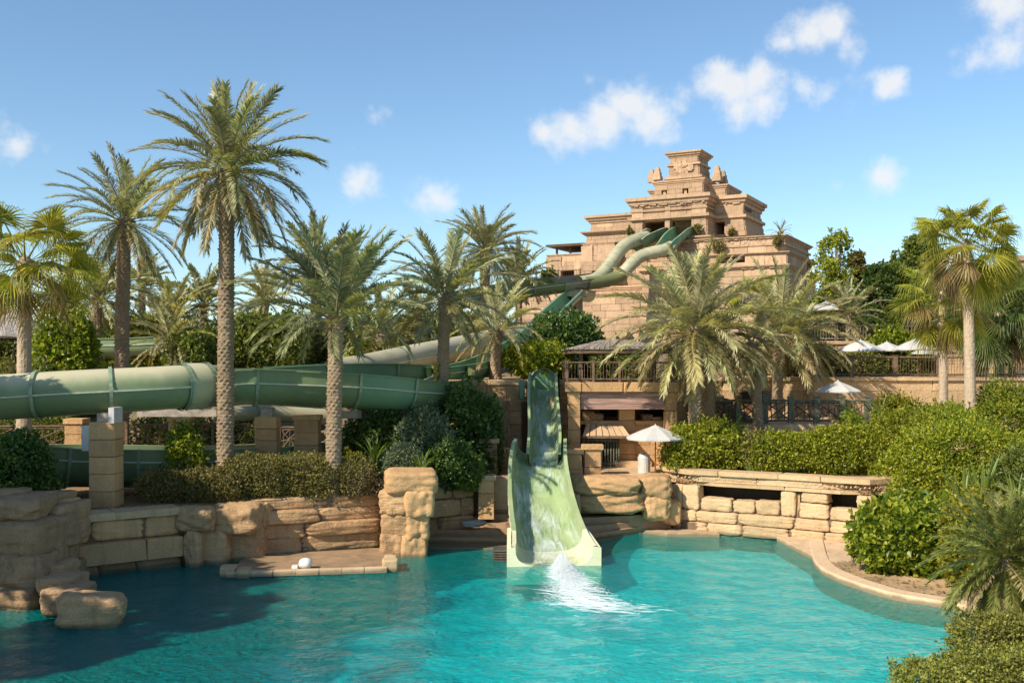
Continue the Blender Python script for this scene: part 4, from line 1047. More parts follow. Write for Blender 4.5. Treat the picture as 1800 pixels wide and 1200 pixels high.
    x0, x1, y0, y1 = X(999, 52.8), X(1182, 52.8), 52.8, 61.0
    mb = MB()
    for q in ((x0+.15, y0+.15, x1-.15, y0+.15), (x0+.15, y1-.15, x1-.15, y1-.15)):
        mb.box(((q[0]+q[2])/2, q[1], ze-.1), (q[2]-q[0], .16, .28))
    for xx in (x0+.15, x1-.15): mb.box((xx, (y0+y1)/2, ze-.1), (.16, y1-y0-.5, .28))
    mb.build('eave_beam', M['wood'], p)
    rx0, rx1, yr = x0+2.0, x1-2.0, (y0+y1)/2
    n = 20
    for i in range(n):                       # front slope boards
        f0, f1 = i/n+.004, (i+1)/n-.004; e0 = x0+(x1-x0)*f0; e1 = x0+(x1-x0)*f1; r0 = rx0+(rx1-rx0)*f0; r1 = rx0+(rx1-rx0)*f1; dz = rnd.uniform(0, .03)
        mb = MB(); mb.hexa([(e0, y0, ze-.03), (e1, y0, ze-.03), (r1, yr, zr-.03), (r0, yr, zr-.03)], [(e0, y0, ze+.05+dz), (e1, y0, ze+.05+dz), (r1, yr, zr+.05+dz), (r0, yr, zr+.05+dz)]); mb.build('roof_board', M['shingle'], p)
    for sx, rx_ in ((x0, rx0), (x1, rx1)):
        for i in range(10):
            f0, f1 = i/10+.006, (i+1)/10-.006; a0 = y0+(y1-y0)*f0; a1 = y0+(y1-y0)*f1
            A, B = (sx, a0), (sx, a1); 
            pts = [(A[0], A[1], ze), (B[0], B[1], ze), (rx_, yr+.02, zr), (rx_, yr-.02, zr)]
            if sx == x0: pts = [pts[1], pts[0], pts[3], pts[2]]
            mb = MB(); mb.hexa([(a, b, c-.03) for a, b, c in pts], [(a, b, c+.05) for a, b, c in pts]); mb.build('roof_board', M['shingle'], p)
    mb = MB(); mb.hexa([(x0, y1, ze-.03), (rx0, yr, zr-.03), (rx1, yr, zr-.03), (x1, y1, ze-.03)], [(x0, y1, ze+.04), (rx0, yr, zr+.04), (rx1, yr, zr+.04), (x1, y1, ze+.04)]); mb.build('rear_roof', M['shingle'], p)
    railing('wooden railing along the front of the pavilion deck', [(X(997, 53.1), 53.15), (X(1181, 53.1), 53.15)], 7.07, 1.02, 1.5, 3, 'bars', 'wood', 'wood', gap=.16, pw=.12)
    railing('wooden railing at the left end of the pavilion deck', [(X(1004, 53.1)-.1, 60), (X(997, 53.1), 53.4)], 7.07, 1.02, 1.8, 4, 'bars', 'wood', 'wood', gap=.18, pw=.12)
    railing('wooden railing running back behind the main date palm', [(X(1184, 53.1), 53.2), (9.6, 56.6), (9.95, 62.2)], 7.07, 1.02, 1.6, 5, 'bars', 'wood', 'wood', gap=.16, pw=.12)
build_pavilion()

# low posts, umbrella and bin on the poolside deck
block_pier('stone_post', 'dark-fronted stone post right beside the slide', 'post', pxx(1009, 49.4), 49.4, 2.2, pxz(789, 49.4), .72, .72, .62, M['wall'], .2, 61, group=None)
block_pier('stone_post', 'sunlit ochre stone post in front of the bar gate', 'post', pxx(1041, 49.8), 49.8, 2.2, pxz(781, 49.8), .82, .82, .68, M['wall'], .22, 62)
umbrella('white umbrella on the poolside deck in front of the stone building', pxx(1152, 50.3), 50.3, 2.62, pxz(749, 50.3), 1.5, .56, 1)
def build_bin():
    x, y = pxx(1132, 50.6), 50.6; t = thing('litter_bin', 'round steel litter bin beside the umbrella pole on the deck', 'bin', (x, y, 2.62))
    mb = MB(); mb.lathe((x, y, 2.62), [(.3, 0), (.31, .04), (.31, .78), (.29, .84)], 18); mb.build('body', M['bin'], t)
    mb = MB(); mb.lathe((x, y, 3.46), [(.28, 0), (.26, .08), (.16, .14), (.1, .16)], 18); lid = mb.build('lid', M['bin'], t)
    for sx in (-.12, .12):
        mb = MB(); mb.tube([(x+sx, y-.2, 3.5), (x+sx, y-.2, 3.66), (x+sx, y+.05, 3.66)], .02, 6); mb.build('handle', M['bin'], lid)
build_bin()
# rounded rocks under the deck edge
t = thing('rock_wall', 'large smooth tan rocks below the deck, right of the slide', 'rock', (5, 48.4, .8))
for i, (a, b, c, d, y, dp) in enumerate(((1004, 1130, 838, 874, 47.5, 2.0), (1008, 1136, 866, 906, 47.6, 2.0), (1124, 1184, 836, 880, 47.9, 1.9), (1130, 1182, 872, 918, 47.9, 1.8), (1000, 1022, 868, 904, 47.2, 1.2), (1166, 1200, 880, 925, 48.3, 1.2))):
    rock(t, a, b, c, d, y, dp, M['wall'] if i != 4 else M['rock'], i+1)

# ------------------------------------------------------------------ planter with carved frieze and niches
def build_planter():
    t = thing('planter_wall', 'pale stone planter wall with carved frieze and dark niches beside the pool', 'stone wall', (12, 47, 0))
    ln = PLANT
    front = offset_line(ln, 0)
    stone_run(t, offset_line(ln[1:], -.16), -1.2, [.62, .6, .52], 1.9, .9, M['pale'], 71, RUGGED, jitter=.05, gap=-.01)
    stone_run(t, offset_line(ln[1:], -.08), .54, [.54], 1.9, .8, M['pale'], 72, RUGGED, jitter=.07, gap=-.01)
    # row of rounded stones below the niches, then stones between the niches
    L3 = offset_line(ln, 0)
    def st(u0, u1, z0, z1, d, seed, proud=0.0, meshes=RUGGED):
        a, b = Vector(on_line(L3, u0)), Vector(on_line(L3, u1)); dr = (b-a); w = dr.length; dr.normalize(); n = Vector((-dr.y, dr.x)); c = (a+b)/2+n*(d/2-proud)
        obj('stone', meshes[seed % len(meshes)], M['pale'], t, (c.x, c.y, (z0+z1)/2), (0, 0, math.atan2(dr.y, dr.x)), (w*.985, d, z1-z0-.01))
    for i, (a, b, z0, z1) in enumerate(((1180, 1198, 1.08, 2.25), (1198, 1229, 1.08, 2.27), (1231, 1287, 1.08, 1.72), (1288, 1327, 1.08, 1.68), (1328, 1371, 1.08, 1.74), (1372, 1399, 1.08, 2.27), (1400, 1405, 1.08, 2.2),
                                       (1405, 1457, 1.08, 1.78), (1408, 1456, 1.78, 2.26), (1459, 1511, 1.08, 1.66), (1505, 1533, 1.66, 2.27), (1511, 1534, 1.08, 1.66))):
        st(a, b, z0, z1, .8, i, .06 if i not in (6,) else -.1)
    # niche boxes: floor, back, roof are the core and slab
    a, b = ln[1], ln[-1]
    mb = MB(); bk = offset_line(ln, 2.0); bk2 = offset_line(ln, 2.6)
    poly = bk+bk2[::-1]; mb.prism(poly, .5, 2.26); mb.build('niche_back', M['inner_shade'], t)
    mb = MB(); mb.prism(offset_line(ln, .12)+offset_line(ln, 2.1)[::-1], 1.0, 1.5); mb.build('niche_floor', M['inner_shade'], t)
    # frieze band: slabs with carved relief in front
    fr = [on_line(ln, 1180)]+[p for p in ln if 8.2 < p[0] < 15.6]+[on_line(ln, 1534.5)]
    stone_run(t, offset_line(ln, -.10), 2.27, [.17], 2.6, 1.0, M['pale'], 74, BLOCK, 'lintel', jitter=.004, back=False)
    stone_run(t, offset_line(ln, -.02), 2.44, [.32], 2.6, .9, M['frieze'], 75, BLOCK, 'frieze_slab', jitter=.002, back=False)
    stone_run(t, offset_line(ln, -.14), 2.76, [.24], 2.2, 1.0, M['pale'], 76, BLOCK, 'coping', jitter=.006, back=False)
    # carved relief: leaf scrolls in shallow relief
    mb = MB(); rnd = random.Random(3); fl = offset_line(ln, -.03)
    for a, b in zip(fl, fl[1:]):
        a, b = Vector(a), Vector(b); L = (b-a).length; d = (b-a).normalized(); n = Vector((d.y, -d.x)); k = int(L/.1)
        for i in range(k):
            c = a.lerp(b, (i+.5)/k); s = 1 if i % 2 else -1
            def q(al, z): p = c+d*al; return Vector((p.x, p.y, 2.6+z))
            out = Vector((n.x, n.y, 0))*.022
            sc_ = rnd.uniform(.6, 1.3); zo = rnd.uniform(-.05, .05); w_ = rnd.uniform(.03, .07)
            pts = [q(-.06*sc_, zo-w_), q(.03, zo-.03*s), q(.06*sc_, zo+w_), q(-.02, zo+.03*s)]
            mb.add(pts+[p+out for p in (pts[0].lerp(pts[2], .35), pts[1], pts[2].lerp(pts[0], .3), pts[3])], [(0, 1, 5, 4), (1, 2, 6, 5), (2, 3, 7, 6), (3, 0, 4, 7), (4, 5, 6, 7)])
    mb.build('relief', M['frieze'], t, kind='stuff')
    mb = MB(); mb.prism(offset_line(ln, .3)[:-1]+[(24, 49), (24, 53.7), (8.4, 53.7)], 2.3, 2.86); struct('planter_soil', mb.mesh('planter_soil'), M['soil'])
build_planter()

# ------------------------------------------------------------------ terraces: retaining walls, railings, umbrellas
t = thing('terrace_wall', 'pale ochre block wall below the upper terrace umbrellas', 'stone wall', (18, 61.9, 4.85))
stone_run(t, [(9.9, 61.7), (30, 61.7), (48, 60.5)], 4.85, [.8, .75, .6], 2.7, .5, M['pale'], 81, BLOCK, 'block', jitter=.012)
stone_run(t, [(9.9, 61.55), (30, 61.55), (48, 60.35)], 7.0, [.22], 3.0, .8, M['pale'], 82, BLOCK, 'coping', jitter=.006, back=False)
for a, b in ((1302, 1325), (1340, 1368)):
    mb = MB(); mb.box(((pxx(a, 61.6)+pxx(b, 61.6))/2, 61.55, 6.0), (pxx(b, 61.6)-pxx(a, 61.6), .5, .7)); mb.build('wall_shade_box', M['dark'], t)  # near-black boxes painted as the shaded gaps in the wall
t = thing('terrace_wall', 'ochre block wall below the topmost railed terrace', 'stone wall', (30, 72, 7.2))
stone_run(t, [(16, 71.9), (62, 71.9)], 7.2, [.8, .8, .6], 3.0, .5, M['pale'], 83, BLOCK, 'block', jitter=.012)
stone_run(t, [(16, 71.75), (62, 71.75)], 9.4, [.24], 3.2, .8, M['pale'], 84, BLOCK, 'coping', jitter=.006, back=False)
railing('dark lattice railing with green posts in front of the middle terrace', [(pxx(1250, 54.2), 54.2), (pxx(1345, 54.2), 54.2), (pxx(1570, 54.2), 54.2)], 4.86, 1.22, 1.5, 7, 'lattice', 'post_green', 'iron', post_h=1.4, pw=.27, rail=.065)
railing('brown baluster railing on the upper terrace by the umbrellas', [(pxx(1268, 62.2), 62.2), (pxx(1650, 62.2), 62.2), (pxx(1900, 62.2), 62.2)], 7.22, 1.2, 2.9, 8, 'bars', 'wood', 'iron', pw=.25, gap=.17, rail=.06)
railing('grey railing along the topmost terrace under the trees', [(pxx(1405, 72.2), 72.2), (pxx(1850, 72.2), 72.2)], 9.64, 1.05, 2.6, 9, 'bars', 'iron', 'iron_grey', pw=.1, gap=.2)
t = thing('terrace_stair', 'stone stair going down between the main palms and the middle terrace', 'stairs', (11, 55.5, 4.85))
for i in range(12):
    mb = MB(); mb.box((10.35+i*.24, 56.5, 7.05-.18*i-.5), (.27, 2.6, 1.0)); mb.build('tread', M['step'], t)
def stair_rail():
    y = 54.9; a = Vector((pxx(1252, y), y, pxz(692, y))); b = Vector((pxx(1328, y), y, pxz(742, y)))
    t = thing('handrail', 'sloping grey handrail going down the terrace stair', 'railing', (12, y, 5)); d = Vector((0, 0, -1.0))
    mb = MB(); mb.tube([a, b], .06, 6); mb.build('top_rail', M['iron_grey'], t)
    mb = MB(); mb.tube([a+d*.85, b+d*.85], .035, 6); mb.build('bottom_rail', M['iron_grey'], t)
    for f in (0, .33, .66, 1):
        p = a.lerp(b, f); mb = MB(); mb.tube([p, p+d*1.25], .045, 6); mb.build('post', M['iron_grey'], t)
    bal = MB()
    for i in range(22):
        p = a.lerp(b, (i+.5)/22); bal.tube([p, p+d*.85], .014, 4, False)
    bal.build('baluster', M['iron_grey'], t, kind='stuff')
stair_rail()
umbrella('white umbrella on the middle terrace, lowest of the terrace umbrellas', pxx(1473, 58), 58, 4.86, pxz(671, 58), 1.3, .5, 2)
umbrella('white umbrella on the upper terrace, leftmost of its row', pxx(1513, 65.5), 65.5, 7.22, pxz(599, 65.5), 1.5, .6, 3)
umbrella('smallest white umbrella on the upper terrace, second in the row', pxx(1559, 69), 69, 7.22, pxz(602, 69), 1.25, .5, 4)
umbrella('largest white umbrella on the upper terrace, third in the row', pxx(1614, 64.5), 64.5, 7.22, pxz(595, 64.5), 1.55, .65, 5)
umbrella('white umbrella partly behind the fan palm trunk on the upper terrace', pxx(1640, 68), 68, 7.22, pxz(607, 68), 1.45, .5, 6)
umbrella('white umbrella under the dark trees on the topmost terrace', pxx(1452, 75), 75, 9.62, pxz(531, 75), 1.45, .55, 7)
# folded white screens behind the umbrellas
t = thing('white_screen', 'white cloth screen standing under the umbrella row', 'screen', (pxx(1640, 69.5), 69.5, 7.22))
for i, (a, b) in enumerate(((1610, 1634), (1636, 1668))):
    mb = MB(); mb.box(((pxx(a, 69.5)+pxx(b, 69.5))/2, 69.5+.2*i, 8.0), (pxx(b, 69.5)-pxx(a, 69.5), .06, 1.5), .1); mb.build('panel', M['white'], t)

# ------------------------------------------------------------------ stepped tower
TA = R(28); TC, TS = math.cos(TA), math.sin(TA); TO = (pxx(1244.7, 108), 108.0)
def tw(a, b, z): return (TO[0]+a*TC+b*TS, TO[1]-a*TS+b*TC, z)
def solve_a(u, b):
    k = (u-900)/FPX; return (k*(TO[1]+b*TC)-TO[0]-b*TS)/(TC+k*TS)
def ty(a, b): return TO[1]-a*TS+b*TC
def tz(v, a, b): return pxz(v, ty(a, b))
tower = thing('stepped_tower', 'tall stepped sandstone temple tower with slides leaving its doorway', 'building', tw(0, 6, 8.0))
BLK = []                      # cladding block specs: (centre, dims, rank)
RT = random.Random(99)
def tpart(name, mb, mat=None, kind=None): return mb.build(name, mat or M['tower'], tower, kind=kind)
def frustum(mb, a0, a1, b0, b1, z0, z1, ins=0.0):
    bt = [tw(a0, b0, z0), tw(a1, b0, z0), tw(a1, b1, z0), tw(a0, b1, z0)]
    tp = [tw(a0+ins, b0+ins, z1), tw(a1-ins, b0+ins, z1), tw(a1-ins, b1-ins, z1), tw(a0+ins, b1-ins, z1)]
    mb.hexa(bt, tp)
def clad(a0, a1, b0, b1, z0, z1, ins, holes=(), ch=.56, bl=1.5, side=True):
    k = max(1, round((z1-z0)/ch)); h = (z1-z0)/k
    for i in range(k):
        zz = z0+h*(i+.5); o = ins*(i+.5)/k
        iv = [(a0+o, a1-o)]
        for (ha, hb, hz0, hz1) in holes:
            if zz > hz0-.1 and zz < hz1+.1:
                iv = [q for (s, e) in iv for q in ((s, min(e, ha)), (max(s, hb), e)) if q[1]-q[0] > .12]
        for s, e in iv:
            p = s-(RT.uniform(.2, .9)*bl if i % 2 else 0)
            while p < e-.02:
                q = p+bl*RT.uniform(.7, 1.35); q = e if e-q < .4 else q; lo, hi = max(p, s), min(q, e)
                if hi-lo > .1: BLK.append((tw((lo+hi)/2, b0+o+.06+RT.uniform(-.025, .025), zz), (hi-lo-.03, .3, h-.03), -TA, (hi-lo)*h))
                p = q
        if side:
            p = b0+o
            while p < min(b1-o, b0+o+9)-.05:
                q = min(p+bl*RT.uniform(.7, 1.35), b1-o)
                if q-p > .1: BLK.append((tw(a1-o-.06+RT.uniform(-.025, .025), (p+q)/2, zz), (.3, q-p-.03, h-.03), -TA, (q-p)*h*.5))
                p = q
def cornice(a0, a1, b0, b1, z, h, proj, bands=3, name='cornice'):
    for i in range(bands):
        f = (i+1)/bands; pr = proj*f; mb = MB(); z0 = z+h*i/bands
        frustum(mb, a0-pr, a1+pr, b0-pr, b1+pr, z0+.003*i, z+h*(i+1)/bands, -proj*.25/bands if i < bands-1 else -.02); tpart(name, mb)
def relief(a0, a1, b, z0, z1, n, seed, out=.1, name='relief'):
    rnd = random.Random(seed); mb = MB()
    for i in range(n):
        a = a0+(a1-a0)*(i+rnd.random())/n; w = rnd.uniform(.08, .3); zc = z0+(z1-z0)*rnd.uniform(.2, .8); hh = (z1-z0)*rnd.uniform(.15, .5)
        frustum(mb, a-w, a+w, b-out*rnd.uniform(.5, 1), b+.1, zc-hh/2, zc+hh/2, .02)
    mb.build(name, M['tower'], tower, kind='stuff')
def tier(uL, uR, vT, vB, b, depth, ins, cor=None, holes_px=(), ch=.56, bl=1.5, frieze=0, z0=None, aL=None, wall_t=1.4, mould=None):
    a1 = solve_a(uR, b); a0 = solve_a(uL, b) if aL is None else aL
    zt = tz(vT, a1, b); zb = tz(vB, a1, b) if z0 is None else z0
    ch_h, pr = cor if cor else (0, 0); zw = zt-ch_h
    holes = [(solve_a(h[0], b), solve_a(h[1], b), tz(h[3], (solve_a(h[0], b)+solve_a(h[1], b))/2, b), tz(h[2], (solve_a(h[0], b)+solve_a(h[1], b))/2, b)) for h in holes_px]
    if not holes:
        mb = MB(); frustum(mb, a0+.03, a1-.03, b+.03, b+depth, zb, zw, ins); tpart('tier', mb, M['tower'])
    else:
        hz0 = min(h[2] for h in holes); hz1 = max(h[3] for h in holes)
        edges = [a0+.03+ins*.5]+[x for h in sorted(holes) for x in h[:2]]+[a1-.03-ins*.5]
        for i in range(0, len(edges), 2):
            if edges[i+1]-edges[i] > .1:
                mb = MB(); frustum(mb, edges[i], edges[i+1], b+.03+ins*.3, b+wall_t, zb, zw, 0); tpart('pier', mb)
        for h in holes:
            mb = MB(); frustum(mb, h[0]+.004, h[1]-.004, b+.05+ins*.6, b+wall_t-.01, h[3], zw, 0); tpart('lintel', mb)
            if h[2]-zb > .15: mb = MB(); frustum(mb, h[0]+.004, h[1]-.004, b+.05+ins*.2, b+wall_t-.01, zb, h[2], 0); tpart('sill', mb)
        mb = MB(); frustum(mb, a0+.2, a1-.2, b+wall_t+2.6, b+depth, zb, zw, ins*.8); tpart('tier', mb, M['inner_shade'])
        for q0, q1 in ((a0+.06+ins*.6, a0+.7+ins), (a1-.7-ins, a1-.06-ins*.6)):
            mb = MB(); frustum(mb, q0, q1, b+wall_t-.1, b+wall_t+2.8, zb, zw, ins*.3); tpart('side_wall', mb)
        mb = MB(); frustum(mb, a0+.3, a1-.3, b+wall_t-.1, b+wall_t+2.9, zw-.35, zw-.02, 0); tpart('ceiling_slab', mb, M['inner_shade'])
    clad(a0, a1, b, b+depth, zb, zw, ins, holes, ch, bl)
    if mould:
        for f, hh, pp in mould:
            z_ = zb+(zw-zb)*f; o = ins*f; mb = MB(); frustum(mb, a0+o-pp, a1-o+pp, b+o-pp, b+depth-o, z_, z_+hh, -.03)
            if not any(h[2]-.05 < z_ < h[3] for h in holes): tpart('string_course', mb)
    if cor: cornice(a0+ins, a1-ins, b+ins, b+depth-ins, zw, ch_h, pr)
    if frieze:
        relief(a0+ins, a1-ins, b+ins-(0 if cor is None else pr*.5), zw+ch_h*.12, zw+ch_h*.62, frieze, int(uL))
    return a0, a1, zb, zt
# top block A and the tiers below it
aA = tier(1174, 1229, 263, 312, 3.2, 3.9, .25, (.62, .55), ch=.6, bl=1.2, mould=((.62, .2, .28), (.0, .25, .4)))
relief(aA[0]+.9, aA[1]-.9, 3.3, aA[2]+.45, aA[2]+2.0, 26, 5, .28, 'carved_figure')
tier(1150, 1236, 312.6, 344, 2.0, 5.8, .1, (.5, .35), ((1163, 1172, 333, 343), (1200, 1210, 331, 342)), ch=.5, bl=1.3, wall_t=.5)
tier(1143, 1276, 323.5, 346, 3.6, 5.2, .1, (.55, .35), ch=.5, bl=1.3)
C = tier(1107, 1243.5, 338.6, 414, 0, 9.0, .35, (1.15, .75), ((1129, 1168, 388, 414), (1177, 1215, 385.5, 413)), ch=.55, bl=1.5, frieze=60, wall_t=1.1, mould=((.62, .3, .42), (.88, .2, .26)))
CW = tier(1180, 1311, 341, 413.5, 2.6, 8.5, .6, (1.1, .72), ((1251, 1273, 390, 412),), ch=.55, bl=1.5, frieze=40, wall_t=.8, mould=((.6, .3, .38),))
tier(1196, 1246, 413.5, 432, -2.0, 4, .2, (.45, .5), ch=.5, bl=1.2)
D = tier(1200, 1378, 412, 442, -2.8, 12, .1, (.35, .42), ch=.6, bl=1.7, frieze=44, mould=((.5, .2, .2),))
relief(solve_a(1255, -2.8), solve_a(1376, -2.8), -2.8, D[3]-1.0, D[3]-.35, 50, 12)
tier(1180, 1383, 441.5, 464, -3.4, 13, .05, (.3, .4), ((1262, 1310, 446, 462),), ch=.65, bl=1.8, wall_t=.6)
tier(1120, 1388, 463, 545, -4.2, 15, .5, (.4, .45), ch=.7, bl=2.0, frieze=40, z0=8.6)
tier(1046, 1250, 416, 545, 2.2, 8, .2, ch=.6, bl=1.7, z0=8.6)
# left wings
tier(1037, 1120, 374, 404, 2.2, 8, .15, (.85, .7), ch=.55, bl=1.6)
tier(1030, 1122, 402, 424, 1.4, 9, .1, (.45, .6), ch=.6, bl=1.6)
tier(1016, 1084, 424, 492, .4, 9, .55, (.3, .22), ((1040, 1048, 474, 488),), ch=.6, bl=1.6, frieze=34, wall_t=.6)
F2 = tier(955, 1026, 444, 500, 1.6, 8, .45, (.3, .2), ((985, 1008, 473, 492),), ch=.6, bl=1.7, wall_t=.6)
tier(900, 1150, 500, 560, -1.5, 12, .3, (.6, .35), ch=.7, bl=2.0, z0=8.6)
tier(1036, 1128, 512, 560, -3.2, 6, .3, (.5, .3), ch=.7, bl=2.0, z0=8.6)
# finials on the shoulders
def finial(u, v0, v1, b, w):
    a = solve_a(u, b); z0 = tz(v1, a, b); z1 = tz(v0, a, b); h = z1-z0
    mb = MB()
    for i, (f0, f1, ww, inn) in enumerate(((0, .3, 1, .05), (.3, .62, .82, .08), (.62, .88, .6, .1), (.88, 1.0, .34, .08))):
        q = w*ww; frustum(mb, a-q, a+q, b-q, b+q, z0+h*f0+.002, z0+h*f1, inn*w)
    tpart('finial', mb)
for f in ((1146, 298, 321, 4.2, .42), (1156, 294, 317, 2.7, .45), (1261, 291, 319, 5.2, .5), (1271, 299, 323, 6.8, .45), (1148, 300, 321, 8.0, .4)): finial(*f)
# doorway columns and figures
for u in (1172.5,):
    a = solve_a(u, .2); mb = MB(); frustum(mb, a-.35, a+.35, .5, 1.2, C[2], C[2]+2.2, .04); tpart('column', mb)
for u, v0, v1 in ((1168, 334, 343), (1205, 332, 342)):
    a = solve_a(u, 2.3); mb = MB(); frustum(mb, a-.2, a+.2, 2.2, 2.5, tz(v1, a, 2.3), tz(v0, a, 2.3), .08); tpart('niche_figure', mb)
# open shelter roof on the left wing
sa0, sa1 = solve_a(966, 2), solve_a(1030, 2); sz = tz(428, sa1, 2)
mb = MB(); frustum(mb, sa0, sa1, 1.2, 8, sz-.25, sz, -.1); tpart('shelter_roof', mb, M['wood'])
for a in (sa0+.9, sa0+2.6): 
    mb = MB(); frustum(mb, a-.1, a+.1, 2.0, 2.2, F2[3]-.1, sz-.25, 0); tpart('shelter_post', mb, M['wood'])
# cladding: the largest blocks singly, the rest as one part
BLK.sort(key=lambda q: -q[3])
for i, (c, d, ang, _) in enumerate(BLK[:290]):
    obj('block', BLOCK[i % 8], M['tower'], tower, c, (0, 0, ang), d)
mb = MB()
for (c, d, ang, _) in BLK[290:]: mb.box(c, d, ang)
mb.build('small_block', M['tower'], tower, kind='stuff')
railing('thin railing on the left shoulder of the tower', [tw(solve_a(905, -1.6), -1.6, 0)[:2], tw(solve_a(1020, -1.6), -1.6, 0)[:2]], tz(494, solve_a(960, -1.6), -1.6), 1.1, 3.0, 6, 'bars', 'wood', 'iron', gap=.3)
# rock-clad building at the right edge, behind the palms
t = thing('stone_building', 'reddish stone block building at the right edge behind the fan palms', 'building', (pxx(1830, 95), 95, 9.5))
stone_run(t, [(pxx(1778, 95), 95), (pxx(1990, 95), 95)], 9.5, [.9]*9, 2.2, 1.0, M['tower'], 91, BLOCK, 'block', jitter=.02)
mb = MB(); mb.box((pxx(1884, 95.5), 98.4, 13.6), (11.4, 6, 8.1)); mb.build('body', M['tower'], t)
stone_run(t, [(pxx(1776, 94.8), 94.8), (pxx(1992, 94.8), 94.8)], 17.6, [.5], 2.6, 1.4, M['tower'], 92, BLOCK, 'coping', jitter=.01, back=False)

# thatched roofs at the far left
def hut(label, u, Y, r, zt, zb, seed):
    x = pxx(u, Y); t = thing('thatched_hut', label, 'hut', (x, Y, zb-2)); rnd = random.Random(seed)
    for k, (q0, q1, za, zb_) in enumerate(((.04, .42, 1, .62), (.34, .74, .68, .32), (.66, 1.05, .38, 0))):
        mb = MB(); n = 26; V = []; F = []
        for i in range(n):
            a = 2*math.pi*i/n; j = rnd.uniform(-.04, .04); V += [(x+math.cos(a)*r*q0, Y+math.sin(a)*r*q0, zb+(zt-zb)*za), (x+math.cos(a)*r*(q1+j), Y+math.sin(a)*r*(q1+j), zb+(zt-zb)*(zb_+j)), (x+math.cos(a)*r*(q1+j)*.97, Y+math.sin(a)*r*(q1+j)*.97, zb+(zt-zb)*zb_-.18)]
        for i in range(n):
            a, b = i*3, ((i+1) % n)*3; F += [(a, a+1, b+1, b), (a+1, a+2, b+2, b+1)]
        mb.add(V, F); mb.build('thatch_layer', M['thatch'], t)
    for i in range(6):
        a = i*math.pi/3+.3; mb = MB(); mb.tube([(x+math.cos(a)*r*.85, Y+math.sin(a)*r*.85, zb-3), (x+math.cos(a)*r*.85, Y+math.sin(a)*r*.85, zb+.1)], .12, 6); mb.build('post', M['wood'], t)
hut('pale thatched roof behind the left fan palm trunk', 18, 78, 3.6, pxz(540, 78), pxz(592, 78), 4)

# fences, pillars on the left bank
railing('dark lattice fence along the left path behind the lower flume', [(pxx(-60, 49.5), 49.5), (pxx(118, 49.7), 49.7)], 3.75, 1.25, 2.4, 12, 'lattice', 'wood', 'wood', pw=.14)
railing('dark lattice fence between the block pillar and the tall palm', [(pxx(222, 50), 50), (pxx(450, 50.4), 50.4)], 3.75, 1.3, 2.2, 13, 'lattice', 'wood', 'wood', pw=.14)
railing('short lattice fence between the two middle pillars', [(pxx(492, 50.4), 50.4), (pxx(526, 50.4), 50.4)], 3.6, 1.3, 1.0, 14, 'lattice', 'wood', 'wood', pw=.12)
block_pier('support_pillar', 'tall tan block pillar standing on the left bank under the tube', 'pillar', pxx(187, 41.2), 41.2, 2.25, pxz(741, 41.2), 1.02, 1.02, .72, M['wall'], 0, 101)
block_pier('support_pillar', 'tan block pillar under the flume right of the tall palm', 'pillar', pxx(471, 47.3), 47.3, 2.3, pxz(731, 47.3), .98, .98, .6, M['wall'], .0, 102)
block_pier('support_pillar', 'tan block pillar with a cap beside the middle date palm', 'pillar', pxx(541, 48.6), 48.6, 2.4, pxz(729, 48.6), 1.15, .9, .6, M['wall'], .22, 103, capw=1.12)
block_pier('support_pillar', 'orange capped fence pillar behind the tall block pillar', 'pillar', pxx(135, 49.8), 49.8, 2.6, pxz(735, 49.8), .85, .85, .55, M['wall'], .25, 104, capw=1.15)
block_pier('support_pillar', 'low tan fence pillar behind the leafy young shrub', 'pillar', pxx(318, 50.2), 50.2, 2.6, pxz(733, 50.2), .95, .85, .55, M['wall'], .2, 105, capw=1.15)
t = thing('tube_bracket', 'pale steel bracket holding the tube on the tall pillar', 'bracket', (pxx(200, 41.2), 41.2, 5.7))
mb = MB(); mb.box((pxx(203, 41.0), 41.0, pxz(729, 41)), (.22, .9, .62)); mb.build('plate', M['steel'], t)
mb = MB(); mb.box((pxx(188, 41.4), 41.5, pxz(734, 41)), (.62, .7, .34)); mb.build('saddle', M['concrete'], t)
t = thing('white_cabinet', 'white electrical box beside the tall block pillar', 'box', (pxx(156, 42.2), 42.2, 3.2))
mb = MB(); mb.box((pxx(157, 42.2), 42.2, pxz(770, 42.2)), (.42, .5, 1.0)); mb.build('body', M['white'], t)
mb = MB(); mb.box((pxx(157, 42.2), 42.2, pxz(748.5, 42.2)), (.5, .58, .05)); mb.build('lid', M['white'], t)
t = thing('tube_bracket', 'concrete cross beam under the flume between the palms', 'bracket', (pxx(300, 46), 46, 5.9))
mb = MB(); mb.box((pxx(310, 46.4), 46.6, pxz(726, 46.4)), (3.6, .35, .32)); mb.build('beam', M['concrete'], t)
mb = MB(); mb.box((pxx(318, 47), 47.2, pxz(740, 47)-1.2), (.4, .4, 2.4)); mb.build('column', M['concrete'], t)
t = thing('tube_bracket', 'concrete saddle on the middle pillar under the flume', 'bracket', (pxx(471, 47.3), 47.3, 5.6))
mb = MB(); mb.box((pxx(471, 47.2), 47.2, pxz(724, 47.2)), (.5, .6, .42)); mb.build('saddle', M['concrete'], t)
t = thing('tube_bracket', 'concrete saddle beside the middle date palm under the flume bend', 'bracket', (pxx(600, 48), 48.4, 5.4))
mb = MB(); mb.box((pxx(606, 48.6), 48.9, pxz(729, 48.6)), (1.6, .5, .34)); mb.build('beam', M['concrete'], t)
